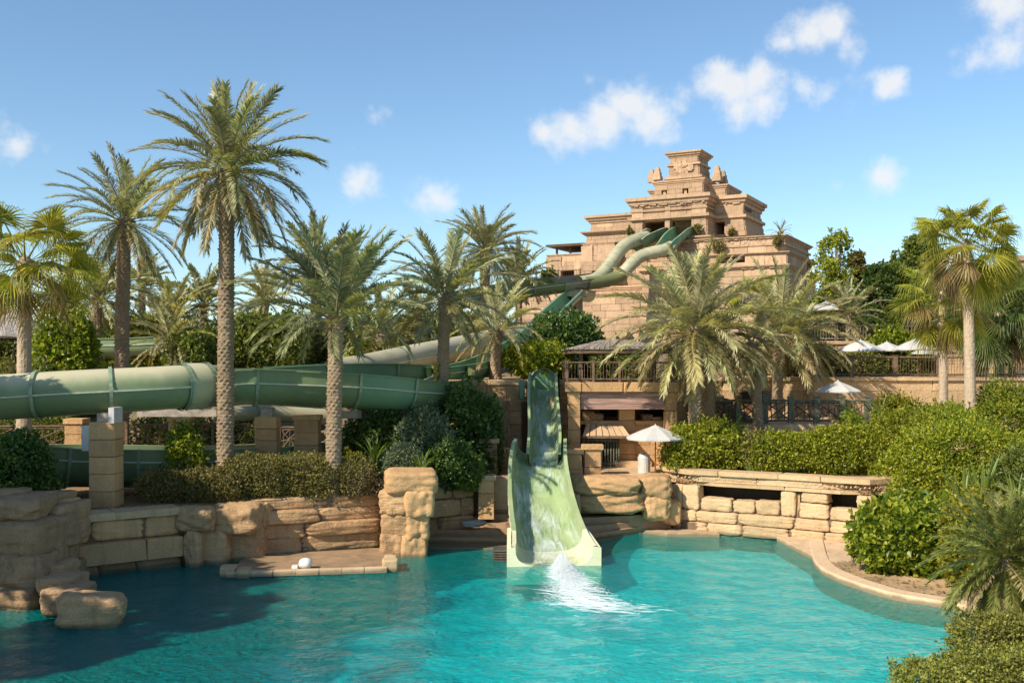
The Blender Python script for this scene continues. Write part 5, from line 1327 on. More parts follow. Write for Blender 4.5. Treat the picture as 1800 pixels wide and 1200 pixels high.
# ------------------------------------------------------------------ water slides
tube_ctrl = [px(-420, 722, 38.5), px(-200, 706, 39.8), px(0, 698, 41.3), px(130, 690, 41.9), px(265, 683, 43.0), px(330, 679, 44.0), px(392, 678, 45.4)]
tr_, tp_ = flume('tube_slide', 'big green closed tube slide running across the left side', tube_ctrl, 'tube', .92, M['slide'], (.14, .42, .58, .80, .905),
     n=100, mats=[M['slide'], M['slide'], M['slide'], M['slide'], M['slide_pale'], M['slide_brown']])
def collar(parent, path, k0, k1, r, mat):
    fr = frames(path); sweep('collar', path, prof_tube(r), k0, k1, mat, parent, fr=fr)
    for k in (k0, k1):
        T, S, U = fr; d = T[k]*.06; pp = np.array([path[k]-d, path[k]-d*.3, path[k]+d*.3, path[k]+d]); f2 = tuple(np.repeat(x[k][None], 4, 0) for x in (T, S, U))
        sweep('collar_ring', pp, prof_tube(r+.05), 0, 3, M['flange'], parent, fr=f2, smooth=False)
collar(tr_, tp_, 80, 90, 1.0, M['slide_pale'])
flume('open_flume', 'dark green open flume curving right behind the two middle palms', [px(384, 677, 45.3), px(440, 673, 46.0), px(560, 677, 47.0), px(650, 682, 48.2), px(720, 689, 49.8), px(775, 690, 52.0), px(800, 676, 55), px(790, 662, 58)],
      'trough', .98, M['slide'], (.16, .38, .55, .68, .82), n=110, wall=.62, wall_far=.66, mats=[M['slide'], M['slide'], M['slide_teal'], M['slide'], M['slide'], M['slide_olive']])
flume('open_flume', 'lower dark green flume near the ground behind the block pillar', [px(0, 812, 41.8), px(40, 806, 43.2), px(110, 806, 44.6), (px(190, 807, 45.2)), px(290, 808, 45.8), px(400, 806, 47.2), px(500, 800, 49.6), px(600, 780, 53)],
      'trough', 1.22, M['slide'], (.3, .52, .75), n=90, wall=.55)
flume('tube_slide', 'long cream stained tube slide rising behind the middle palms', [px(585, 656, 56), px(640, 646, 58.5), px(720, 629, 62), px(790, 615, 66), px(860, 600, 70.5), px(930, 588, 75.5), px(1010, 572, 82)],
      'tube', .78, M['slide_cream'], (.3, .62, .8), n=90, mats=[M['slide_cream'], M['slide_cream'], M['slide_pale'], M['slide_cream']], flange_h=.07, seam_up=-.05)
flume('open_flume', 'short green trough with a flat rim behind the dark green flume', [px(470, 664, 51.5), px(540, 660, 52.5), px(620, 657, 54), px(700, 657, 56.5), px(770, 660, 59)],
      'trough', .7, M['slide_teal'], (.35, .7), n=60, wall=.55, seams=False)
flume('open_flume', 'bright green open chute dropping behind the bushes to the left', [px(770, 656, 56.5), px(830, 646, 60), px(880, 625, 64), px(932, 594, 70), px(968, 556, 83), px(1000, 525, 95), px(1014, 516, 100), px(1034, 518, 106)],
      'trough', .78, M['slide_teal'], (.2, .4, .6, .8), n=110, wall=.35, flange_h=.05)
flume('open_flume', 'olive upper flume running along the foot of the tower', [px(800, 528, 88), px(860, 517, 91), px(900, 511, 93), px(960, 503, 97), px(1020, 496, 100.5), px(1068, 490, 103)],
      'trough', .85, M['slide_olive'], (.3, .5, .68, .85), n=90, wall=.22, wall_far=.75, mats=[M['slide_olive'], M['slide_olive'], M['slide_olive'], M['slide_brown'], M['slide_olive']])
flume('tube_slide', 'pale mottled tube leaving the left half of the tower doorway', [px(1020, 497, 100.8), px(1044, 492, 101.4), px(1060, 480, 102), px(1074, 462, 102.6), px(1088, 442, 103.2), px(1104, 428, 104), px(1122, 421, 105), px(1136, 417, 106)],
      'tube', .66, M['slide_mottled'], (.45, .75), n=70, mats=None, seams=False, flange_h=.04, fmat='slide_cream')
flume('tube_slide', 'pale ribbed tube curling down below the right half of the tower doorway', [px(1030, 498, 100.6), px(1062, 493, 101.6), px(1090, 484, 102.3), px(1108, 466, 102.5), px(1124, 452, 103), px(1146, 444, 103.4), px(1166, 440, 103.8), px(1180, 434, 104.5)],
      'tube', .63, M['slide_mottled'], (.35, .5, .65, .8), n=80, mats=[M['slide_olive'], M['slide_mottled'], M['slide_mottled'], M['slide_mottled'], M['slide_mottled']], seams=False, flange_h=.05, fmat='slide_cream')
flume('open_flume', 'dark green trough coming out of the left half of the tower doorway', [px(1118, 428, 104.6), px(1138, 414, 105.6), px(1152, 407, 107.5), px(1157, 407, 110), px(1160, 407, 114)],
      'trough', .95, M['slide'], (.3, .6), n=50, wall=.35, seams=False)
flume('open_flume', 'green curling trough coming out of the right half of the tower doorway', [px(1168, 436, 103.2), px(1180, 422, 104), px(1190, 412, 105.4), px(1199, 406, 107.6), px(1203, 405, 110), px(1206, 405, 113)],
      'trough', .95, M['slide_teal'], (.3, .6), n=50, wall=.4, seams=False)
flume('open_flume', 'small dark green flume far left behind the second palm trunk', [px(110, 612, 72), px(170, 608, 71), px(230, 607, 70.5), px(290, 603, 70.5), px(330, 596, 72)],
      'trough', .72, M['slide'], (.3, .5, .7), n=50, wall=.5)
flume('tube_slide', 'pale cream tube low under the flume between the palm trunks', [px(380, 732, 52), px(440, 727, 53), px(500, 728, 54), px(570, 732, 55)],
      'tube', .42, M['slide_cream'], (.4,), n=40, seams=False)
# supports for the far slides
t = thing('flume_support', 'pale stone pier holding the upper flume at the foot of the tower', 'pier', (pxx(1012, 99), 99, 9))
mb = MB(); mb.box((pxx(1014, 99.4), 99.6, pxz(531, 99.4)), (1.1, 1.1, 2.4)); mb.build('pier', M['tower'], t)
mb = MB(); mb.box((pxx(1012, 99.2), 99.4, pxz(517, 99.2)), (2.2, 1.2, .5)); mb.build('cap', M['tower'], t)

# ---- the main slide
def build_main_slide():
    root = thing('drop_slide', 'steep pale green water slide ending in the pool, centre of the picture', 'water slide', (2.2, 45, 0))
    up = catmull([px(955, 684, 58.5), px(955, 690, 57.2), px(954, 704, 55.6), px(954, 735, 53.4), px(956, 770, 51.6), px(957, 800, 50.2), px(956, 826, 49.2)], 60)
    lo = catmull([px(951, 800, 50.2), px(948, 826, 48.9), px(946, 860, 47.2), px(949, 900, 45.5), px(956, 940, 43.9), px(965, 972, 42.5), px(971, 988, 41.4), px(974, 995, 40.7)], 90)
    def prof(w, h, th=.07, lip=.13, n=18, sq=.62, inner=False):
        a = np.linspace(np.pi, 2*np.pi, n); c, s = np.cos(a), np.sin(a)
        sh = np.stack([np.sign(c)*np.abs(c)**sq*w, h*(1-np.abs(s)**sq)], 1)
        if inner: return sh
        o = np.stack([np.sign(c)*np.abs(c)**sq*(w+th), h*(1-np.abs(s)**sq)-th*np.abs(s)], 1)
        return np.vstack([[-w-lip, h+.02], [-w-lip, h-.1], [-w-th, h-.1], o[1:-1], [w+th, h-.1], [w+lip, h-.1], [w+lip, h+.02], sh[::-1]])
    uw = lambda t: .66+.04*t; uh = lambda t: .95+.25*math.sin(math.pi*min(1, t*1.1))
    lw = lambda t: 1.12+.42*t**1.2; lh = lambda t: (1.25-.45*t**1.5) if t > .12 else 1.25*(.75+.25*t/.12)
    fu, fl = frames(up), frames(lo)
    for k, (i0, i1) in enumerate(((0, 12), (12, 34), (34, 59))):
        sweep('upper_chute', up, lambda t: prof(uw(t), uh(t)), i0, i1, M['chute'], root, fr=fu)
    for k, (i0, i1) in enumerate(((0, 30), (30, 62), (62, 89))):
        sweep('lower_chute', lo, lambda t: prof(lw(t), lh(t), lip=.16), i0, i1, M['chute'] if k < 2 else M['chute_cream'], root, fr=fl)
    # stiffening ribs outside the left wall
    for i in range(4, 84, 5):
        for sd in (-1, 1):
            p = Vector(lo[i]); t_ = i/89; S = Vector(fl[1][i]); U = Vector(fl[2][i]); w = lw(t_)+.08
            mb = MB(); mb.tube([p+S*sd*(w+.05)+U*(lh(t_)-.08), p+S*sd*(w+.04)+U*(lh(t_)*.45), p+S*sd*(w-.12)+U*.05], .045, 5); mb.build('rib', M['chute_cream'], root)
    # flat cream outlet front standing in the water, on both sides of the mouth
    e = Vector(lo[-1]); S = Vector(fl[1][-1]); w, h = lw(1), lh(1); pr = prof(w, h, inner=True); V = []; F = []; n = len(pr)
    ext = [(-w-.42, -.6)]; mb = MB(); d = Vector((0, .1, 0)); fr_ = Vector((0, -.12, 0))
    top = [(-w-.34, h*.92)]+[tuple(q) for q in pr]+[(w+.34, h*.92)]
    for q in (fr_, d):
        for (a, b) in top: V.append(e+S*a+Vector((0, 0, b))+q)
        for (a, b) in top: V.append(e+S*a+Vector((0, 0, -e.z-.7))+q)
    m = len(top)
    for i in range(m-1):
        F += [(i, i+1, m+i+1, m+i), (2*m+i, 3*m+i, 3*m+i+1, 2*m+i+1), (i, 2*m+i, 2*m+i+1, i+1)]
    F += [(0, m, 3*m, 2*m), (m-1, 3*m-1, 4*m-1, 2*m-1)]
    mb.add(V, F); mb.build('outlet_front', M['chute_cream'], root)
    for sd in (-1, 1):            # cream side cheeks behind the front
        a = e+S*sd*(w+.26); mb = MB(); b = Vector(lo[58])+Vector(fl[1][58])*sd*(lw(58/89)+.22)
        q = Vector((.09, 0, 0)); z0 = -.8
        mb.hexa([(a.x-.08, a.y+.1, z0), (a.x+.08, a.y+.1, z0), (b.x+.08, b.y, z0), (b.x-.08, b.y, z0)],
                [(a.x-.08, a.y+.1, e.z+h*.9), (a.x+.08, a.y+.1, e.z+h*.9), (b.x+.08, b.y, lo[58][2]+lh(58/89)*.8), (b.x-.08, b.y, lo[58][2]+lh(58/89)*.8)]); mb.build('side_panel', M['chute_cream'], root)
    # legs / plinth hidden below
    for i, (pth, j) in enumerate(((lo, 16), (up, 46), (up, 28))):
        p = pth[j]; mb = MB(); mb.box((p[0], p[1]+.2, (p[2]-.2+.2)/2), (.9, .5, max(.4, p[2]-.3))); mb.build('support', M['concrete'], root)
    # running water inside
    def film(path, fr, wf, hf, i0, i1, lift, k0, k1, nm):
        def pf(t):
            a = prof(wf(t), hf(t), inner=True); a = a[k0:k1].copy(); a[:, 1] += lift+.022*np.sin(np.arange(len(a))*1.7+t*38)+.018*np.sin(np.arange(len(a))*.8-t*71); return a
        o = sweep(nm, path, pf, i0, i1, M['flow'], root, closed=False, fr=fr); return o
    film(up, fu, uw, uh, 5, 59, .05, 3, 15, 'running_water')
    film(lo, fl, lw, lh, 2, 89, .06, 2, 16, 'running_water')
    # round green lip at the top
    p = Vector(up[0]); mb = MB(); pts = []
    for i in range(13):
        a = math.pi*i/12; pts.append(p+Vector((-math.cos(a)*.8, .1, .25+math.sin(a)*.95)))
    mb.tube(pts, .07, 6); mb.build('entry_hoop', M['flange'], root, True)
    mb = MB(); V = [p+Vector((-math.cos(math.pi*i/12)*.8, .16, -.3+math.sin(math.pi*i/12)**.6*1.48)) for i in range(13)]; V2 = [v+Vector((0, .06, 0)) for v in V]
    mb.add(V+V2, [tuple(range(13)), tuple(range(25, 12, -1))]); mb.build('entry_shield', M['slide_teal'], root)
    return up, lo
def flow_mat():
    m, nt = mat_new('slide_water'); b = NB(nt); out = b.n('OutputMaterial'); uv = b.n('UVMap')
    mp = b.n('Mapping'); b.l(uv.outputs[0], mp.inputs[0]); mp.inputs['Scale'].default_value = (9, .55, 1)
    n1 = b.noise(mp.outputs[0], 1.6, 6, .65, .9)
    mp2 = b.n('Mapping'); b.l(uv.outputs[0], mp2.inputs[0]); mp2.inputs['Scale'].default_value = (2.2, .3, 1)
    n2 = b.noise(mp2.outputs[0], 1.3, 3, .55, .4)
    f = b.n('MapRange'); b.l(b.math('ADD', b.math('MULTIPLY', n1, .55), b.math('MULTIPLY', n2, .55)), f.inputs[0]); f.inputs[1].default_value = .52; f.inputs[2].default_value = .78; f.inputs[4].default_value = .8
    tr = b.n('BsdfTransparent'); tr.inputs[0].default_value = (.96, 1, .98, 1); gl = b.n('BsdfGlossy'); gl.inputs['Roughness'].default_value = .08
    bp = b.n('Bump'); bp.inputs['Strength'].default_value = .7; bp.inputs['Distance'].default_value = .1; b.l(n1, bp.inputs['Height']); b.l(bp.outputs[0], gl.inputs['Normal'])
    fr = b.n('Fresnel'); fr.inputs['IOR'].default_value = 1.33; b.l(bp.outputs[0], fr.inputs['Normal'])
    a = b.n('MixShader'); b.l(b.math('MULTIPLY', fr.outputs[0], .55), a.inputs[0]); b.l(tr.outputs[0], a.inputs[1]); b.l(gl.outputs[0], a.inputs[2])
    df = b.n('BsdfDiffuse'); df.inputs[0].default_value = (.72, .78, .74, 1); c = b.n('MixShader'); b.l(f.outputs[0], c.inputs[0]); b.l(a.outputs[0], c.inputs[1]); b.l(df.outputs[0], c.inputs[2]); b.l(c.outputs[0], out.inputs[0])
    M['flow'] = m
    m, nt = mat_new('white_water'); b = NB(nt); out = b.n('OutputMaterial'); p = b.n('BsdfPrincipled'); p.inputs['Base Color'].default_value = (.72, .75, .76, 1); p.inputs['Roughness'].default_value = .5
    p.inputs['Subsurface Weight'].default_value = 0
    tt = b.n('BsdfTransparent'); ms = b.n('MixShader'); ms.inputs[0].default_value = .4; b.l(tt.outputs[0], ms.inputs[1]); b.l(p.outputs[0], ms.inputs[2]); b.l(ms.outputs[0], out.inputs[0]); M['foam'] = m
flow_mat(); up_path, lo_path = build_main_slide()

def build_splash():
    """white water where the slide meets the pool: thousands of drops and foam flecks"""
    rg = np.random.default_rng(4); V = []; F = []
    # path of the jet on the water, in plan
    ctr = catmull([(1.9, 40.7, 0), (2.0, 39.3, 0), (2.12, 37.6, 0), (2.25, 35.8, 0), (2.45, 34.3, 0), (3.5, 33.0, 0)], 60)
    tmpl = np.array([[1, 0, 0], [-.5, .87, 0], [-.5, -.87, 0], [0, 0, .8]]); tf = np.array([[0, 1, 3], [1, 2, 3], [2, 0, 3]])
    N = 42000; t = rg.beta(1.0, 1.35, N); i = (t*59).astype(int); c = ctr[i]
    wid = .26+1.15*t**1.1*(1-t*.25); off = rg.normal(size=(N, 2))*.42*wid[:, None]
    clump = .5+.5*vnoise(np.stack([c[:, 0]+off[:, 0], c[:, 1]+off[:, 1], 0*t], 1), 2.6, 3.)
    keep = rg.random(N) < np.clip(1.2-1.15*t, .08, 1)*np.clip(clump*1.6-.25, .05, 1)
    P = np.stack([c[:, 0]+off[:, 0]*1.35, c[:, 1]+off[:, 1]*.9, np.zeros(N)], 1)
    hgt = (.5*np.exp(-((t-.18)/.2)**2)+.12*(1-t))*np.exp(-(off[:, 0]**2+off[:, 1]**2)/(wid*.6)**2)
    P[:, 2] = rg.random(N)*hgt*1.2+.01
    s = rg.uniform(.006, .017, N)*(1+.6*clump); P, s, hgt = P[keep], s[keep], hgt[keep]; m = len(P)
    an = rg.uniform(0, 6.28, m); ca, sa = np.cos(an), np.sin(an)
    T = np.stack([tmpl[None, :, 0]*ca[:, None]-tmpl[None, :, 1]*sa[:, None], tmpl[None, :, 0]*sa[:, None]+tmpl[None, :, 1]*ca[:, None], np.broadcast_to(tmpl[None, :, 2], (m, 4))], 2)*s[:, None, None]
    T[:, :, 0] *= 1.7
    V = (T+P[:, None]).reshape(-1, 3); F = (tf[None]+np.arange(m)[:, None, None]*4).reshape(-1, 3)
    o = obj('splash_foam', np_mesh('splash_foam', V-np.array([2.8, 38, 0]), F), M['foam'], None, (2.8, 38, 0), kind='stuff')
    # airborne drops thrown up at the mouth
    N2 = 1500; t2 = rg.random(N2); ang = rg.uniform(0, 6.28, N2); rr = rg.rayleigh(.42, N2); c0 = ctr[(4+t2*22).astype(int)]
    Q = c0+np.stack([np.cos(ang)*rr, np.sin(ang)*rr*.7, .08+np.abs(rg.normal(0, .26, N2))*np.exp(-rr)], 1); s2 = rg.uniform(.006, .016, N2)
    V2 = (tmpl[None]*s2[:, None, None]+Q[:, None]).reshape(-1, 3); F2 = (tf[None]+np.arange(N2)[:, None, None]*4).reshape(-1, 3)
    obj('spray_drops', np_mesh('spray_drops', V2-np.array([2.2, 38, 0]), F2), M['foam'], None, (2.2, 38, 0), kind='stuff')
    # thin foam streaks trailing over the surface
    V = []; Fq = []
    for k in range(700):
        t = rg.beta(1.4, 1.2); c = ctr[int(t*59)]; d = ctr[min(59, int(t*59)+1)]-ctr[max(0, int(t*59)-1)]; d /= np.linalg.norm(d)
        w = .15+.95*t; q = c+np.array([rg.normal()*w*.6, rg.normal()*w*.35, 0]); L = rg.uniform(.15, .7)*(1-.3*t); wd = rg.uniform(.005, .016)
        dd = np.array([d[0]+rg.normal()*.5+.5, d[1]*.5+rg.normal()*.25, 0]); dd /= np.linalg.norm(dd); sd = np.array([-dd[1], dd[0], 0]); z = np.array([0, 0, .045]); b = len(V)
        V += [q-dd*L+z, q+sd*wd+z, q+dd*L+z, q-sd*wd+z, q+z+[0, 0, .02]]; Fq += [(b, b+1, b+4), (b+1, b+2, b+4), (b+2, b+3, b+4), (b+3, b, b+4)]
    obj('foam_streaks', np_mesh('foam_streaks', np.array(V)-np.array([3, 37, 0]), Fq), M['foam'], None, (3, 37, 0), kind='stuff')
    # foam inside the slide, lying on the running water
build_splash()
# small things at the water's edge
def small_things():
    x, y = pxx(535, 39.3), 39.35; t = thing('pool_float', 'white round float with a small block on the platform edge', 'float', (x, y, .2))
    me = rock_mesh('float_mesh', 5, 2.4, .07, 3.3, 5); obj('ball', me, M['white'], t, (x+.04, y, .36), None, (.5, .5, .4))
    mb = MB(); mb.box((x-.36, y-.05, .24), (.22, .2, .12)); mb.build('block', M['white'], t)
    t = thing('outlet_grate', 'dark grate box standing in the water at the left of the slide mouth', 'grate', (pxx(880, 41.6), 41.9, -.4))
    mb = MB(); mb.box((pxx(880, 41.7), 42.1, -.1), (.62, .9, 1.1)); mb.build('box', M['grate'], t)
    for i in range(5):
        mb = MB(); mb.box((pxx(880, 41.6), 41.62, .02+i*.1), (.6, .05, .04)); mb.build('bar', M['iron'], t)
    me = rock_mesh('towel_mesh', 8, 2.4, .28, 5.1, 4); o = obj('crumpled_cloth', me, M['towel'], None, (pxx(832, 46.3), 46.5, .78), (0, 0, .2), (1.1, .6, .28))
    tag(o, 'crumpled grey cloth left on the shaded steps by the wall', 'cloth', kind='thing')
    x, y = pxx(917, 55.4), 55.4; t = thing('slide_marker', 'small rounded green hoop standing at the left of the slide entry', 'hoop', (x, y, 6.2))
    mb = MB(); mb.tube([(x-.14, y, 6.15), (x-.14, y, 7.0), (x-.08, y, 7.14), (x+.08, y, 7.14), (x+.14, y, 7.0), (x+.14, y, 6.15)], .045, 6); mb.build('hoop', M['flange'], t, True)
    mb = MB(); mb.box((x, y+.03, 6.6), (.2, .03, .9)); mb.build('panel', M['slide_teal'], t)
small_things()
# ------------------------------------------------------------------ palms
date_palm('tallest date palm, on the left bank in front of the tube slide', 396, 300, 43.8, zb=2.25, L=4.3, r=.37, n=74, seed=11, emin=-62, emax=88, ucrown=400, low_dry=.75)
date_palm('second tall date palm on the left, trunk passing behind the tube', 213, 388, 51, zb=2.8, L=3.7, r=.38, n=54, seed=12, emin=-50, ucrown=219, low_dry=.55)
date_palm('date palm with upright crown, trunk in the middle of the left hedge', 586, 556, 44.2, zb=2.25, L=4.5, r=.36, n=50, seed=13, emin=-6, emax=87, mat='date_dark', ucrown=592, low_dry=.3, power=1.0)
o = date_palm('date palm with yellow lichen on its lower trunk, above the big shrub', 776, 524, 52, zb=2.6, L=3.9, r=.33, n=48, seed=14, emin=-36, emax=86, ucrown=783, low_dry=.4)
def lichen():
    mb = MB(); rnd = random.Random(4); x, y = pxx(776, 52), 52
    for i in range(70):
        a = math.pi+.2+rnd.uniform(-.4, .9); z = pxz(735, 52)+rnd.random()**1.3*2.9; r = .36; c = Vector((x+math.cos(a)*r, y+math.sin(a)*r, z)); s = rnd.uniform(.05, .13)
        n = Vector((math.cos(a), math.sin(a), 0)); t_ = Vector((-n.y, n.x, 0))
        mb.add([c+t_*s+n*.02, c+Vector((0, 0, s*1.4))+n*.03, c-t_*s+n*.02, c-Vector((0, 0, s*1.4))+n*.03, c+n*.06], [(0, 1, 4), (1, 2, 4), (2, 3, 4), (3, 0, 4)])
    mb.build('lichen', M['lichen'], o)
lichen()
date_palm('shorter date palm on the slide terrace left of the drop slide', 871, 580, 60, zb=7.1, L=3.2, r=.36, n=44, seed=15, emin=-38, mat='date_pale', low_dry=.6, ucrown=873)
date_palm('tall distant date palm just left of the tower', 852, 440, 76, zb=7.2, L=4.0, r=.4, n=60, seed=16, emin=-55, far=False, low_dry=.3)
date_palm('date palm with a bare trunk behind the upright crowned palm', 556, 470, 68, zb=6.5, L=3.8, r=.42, n=44, seed=17, emin=-30, far=True)
date_palm('big front date palm with the widest crown, right of the pavilion', 1222, 580, 51.2, zb=3, L=4.75, r=.36, n=70, seed=18, emin=-42, emax=87, mat='date_pale', low_dry=.25, ucrown=1222)
date_palm('slimmer date palm standing close behind the widest palm', 1246, 596, 52.4, zb=4, L=4.0, r=.33, n=30, seed=19, emin=-48, emax=60, mat='date_pale', low_dry=.4)
date_palm('short-trunked date palm leaning at the lattice railing, right of the pair', 1334, 606, 53.4, zb=3.4, L=3.0, r=.29, n=24, seed=20, emin=-50, emax=70, mat='date_pale', ucrown=1322)
date_palm('silver date palm on the middle terrace behind the widest crown', 1366, 585, 60.3, zb=4.8, L=4.7, r=.33, n=46, seed=21, emin=-45, emax=85, mat='date_pale', ucrown=1372)
date_palm('slim trunked date palm at the right edge of the silver crown', 1425, 596, 60.8, zb=4.8, L=3.2, r=.29, n=30, seed=22, emin=-50, emax=70, mat='date_pale', ucrown=1408)
far_list = [('small distant date palm between the second and the tallest palm', 250, 505, 92, 3.6, 36), ('distant bushy palm right of the second palm trunk', 300, 560, 80, 4.2, 40), ('distant upright palm just left of the tallest trunk', 357, 535, 84, 4.0, 36),
            ('distant palm crown left of the second palm trunk', 172, 522, 74, 3.9, 44), ('pale distant palm crown right of the tallest trunk', 466, 528, 86, 3.6, 38), ('low distant palm in front of the grove, left of the lichen palm', 668, 590, 66, 3.8, 30),
            ('distant palm crown at the left foot of the tower', 912, 492, 98, 4.2, 40), ('low palm with pale fronds over the small far flume', 300, 600, 62, 3.2, 26),
            ('distant palm low behind the cream tube', 735, 560, 74, 3.4, 32), ('dark distant palm crown behind the left fan palm', 120, 545, 80, 3.6, 36)]
for i, (lb, u, v, Y, L, n) in enumerate(far_list):
    z = float(ground_z(np.array([pxx(u, Y)]), np.array([Y]))[0])
    date_palm(lb, u, v, Y, zb=z-.3, L=L, r=.34, n=n, seed=40+i, emin=-30, far=True, mat=('date', 'date_pale', 'date_dark')[i % 3])
def young_palm(label, u, vc, Y, zb, L, n, seed, mat='date'):
    return date_palm(label, u, vc, Y, zb=zb, L=L, r=.22, n=n, seed=seed, emin=-20, far=True, mat=mat)
young_palm('young palm with stiff leaves on the topmost terrace', 1492, 555, 73.5, 9.6, 3.0, 30, 61, 'date')
young_palm('small palm on the tower ledge, right corner', 1372, 408, 107, pxz(413, 107), 1.3, 18, 62, 'date')
young_palm('small grey palm on the upper terrace at the right edge', 1779, 606, 64, 7.2, 2.4, 30, 63, 'date_pale')

fan_palm('fan palm at the far left with drooping golden leaves', 42, 458, 46.5, zb=2.3, S=1.85, r=.34, n=32, seed=71, emin=-45, emax=88, dry=.7, ucrown=44, skirt=0)
fan_palm('tallest fan palm on the right with a smooth pale trunk', 1706, 428, 50.5, zb=3.5, S=1.42, r=.27, n=38, seed=72, emin=-60, dry=.6, ucrown=1698, skirt=2)
fan_palm('second fan palm, lower crown left of the tallest fan palm', 1659, 520, 54.5, zb=4.0, S=1.35, r=.24, n=28, seed=73, emin=-60, dry=.6, ucrown=1655, skirt=5)
fan_palm('dark green fan palm behind the tallest fan palm trunk', 1756, 545, 62.8, zb=7.1, S=1.9, r=.3, n=46, seed=74, emin=-60, mat='fan_dark', dry=.25)
fan_palm('shaded fan palm with a rough trunk between the two right fan palms', 1724, 560, 66, zb=7.1, S=1.7, r=.34, n=32, seed=75, emin=-55, mat='fan_dark', dry=.4)
fan_palm('bright low fan palm deep inside the silver palm crown', 1330, 530, 70, zb=7.0, S=1.3, r=.2, n=18, seed=76, emin=-10, mat='fan', dry=0)

# pygmy date palm hanging over the pool at the lower right
date_palm('pygmy date palm with soft fronds hanging over the right pool edge', 1766, 985, 28.6, zb=.3, L=2.15, r=.13, n=100, seed=81, emin=-75, emax=86, mat='pygmy', low_dry=.25, group=None)
date_palm('second pygmy date palm cut off by the right picture edge', 1835, 950, 28.8, zb=.3, L=1.9, r=.13, n=60, seed=82, emin=-60, emax=86, mat='pygmy', low_dry=.2, group=None)

# ------------------------------------------------------------------ hedges and shrubs on the left bank
hedge('olive clipped hedge around the foot of the tallest palm', [(pxx(268, 42.2), 42.6), (pxx(400, 43), 43.2)], 2.2, pxz(818, 42.6), 1.9, M['hedge_olive'], 13000, .105, 201)
hedge('long dark green clipped hedge right of the tallest palm', [(pxx(405, 43), 43.4), (pxx(640, 44.6), 45.2)], 2.2, pxz(800, 44), 2.1, M['hedge_olive'], 26000, .10, 202)
shrub('bare twiggy brown end of the hedge above the pool wall', 628, 818, 872, 46, 44.3, M['twig'], 4200, .09, .3, 203, 7, zb=2.25, group=None)
shrub('small clipped shrub right of the middle date palm trunk', 622, 790, 830, 34, 46.6, M['hedge'], 4200, .1, .34, 204, 6, zb=2.4)
shrub('leafy young shrub growing above the olive hedge', 322, 732, 832, 36, 43.6, M['bright'], 3000, .16, .36, 205, 8, stem_k=12, shell=.4)
shrub('dark spreading bush at the left picture edge above the rocks', 30, 758, 876, 72, 38.6, M['deep'], 12000, .15, .34, 206, 12, zb=2.2)
shrub('yellow tipped shrub at the far left edge above the dark bush', -5, 745, 860, 40, 39.6, M['bright'], 4500, .15, .36, 207, 8, zb=2.2)
shrub('big glossy shrub hiding the foot of the lichen palm', 826, 660, 830, 60, 50.6, M['deep'], 17000, .2, .36, 208, 14, zb=2.4, lump=.25)
shrub('grey-green feathery shrub in front of the lichen palm', 745, 700, 840, 62, 48.6, M['sage'], 13000, .2, .2, 209, 12, zb=2.3, extra=(M['yellow'], 60, .2), lump=.3)
shrub('dark shrub under the bend of the green flume', 668, 700, 800, 62, 49.2, M['deep'], 11000, .18, .3, 210, 11, zb=2.4, lump=.25)
shrub('round clipped grey-green bush beside the rock pillar', 708, 769, 834, 40, 45.6, M['sage'], 8500, .09, .3, 211, 8, zb=2.3, lump=.04, shell=.1, cat='bush', name='clipped_bush')
shrub('dark green low shrub right of the clipped bush', 790, 762, 842, 56, 47.2, M['deep'], 9000, .15, .34, 212, 10, zb=2.3)
shrub('green shrub between the clipped bush and the gate post', 825, 790, 842, 30, 46.9, M['grove'], 5000, .14, .34, 213, 8, zb=2.3)
blade_plant('bright spiky plant left of the clipped bush', 658, 758, 812, 46.8, 22, 214, spread=.75)
blade_plant('yellow-green strappy plant at the right of the clipped bush', 738, 782, 832, 45.2, 18, 215, w=.06, spread=.8)
shrub('leafy tree-like shrub with pale leaves left of the second palm', 115, 515, 655, 62, 56, M['bright'], 10000, .26, .38, 216, 14, zb=3.8, shell=.35, stem_k=12, cat='tree', name='broad_shrub')
shrub('pinkish flowering bush low behind the tube slide', 90, 618, 668, 60, 55, M['grove'], 5000, .16, .34, 217, 9, zb=3.9, extra=(M['pink'], 900, .13))
shrub('ochre green bush at the far left behind the fan palm trunk', 12, 606, 668, 46, 58, M['hedge_olive'], 5000, .16, .34, 218, 8, zb=4.2)
shrub('green shrub behind the lattice fence at the left', 60, 715, 780, 90, 52.5, M['grove'], 8000, .16, .34, 219, 10, zb=3.2)
shrub('green shrub behind the lattice fence near the tall palm', 310, 700, 780, 90, 53, M['grove'], 8000, .16, .34, 220, 10, zb=3.3)
shrub('green shrub behind the lattice fence left of the middle pillars', 440, 728, 780, 60, 53.5, M['grove'], 6000, .16, .34, 221, 9, zb=3.3)
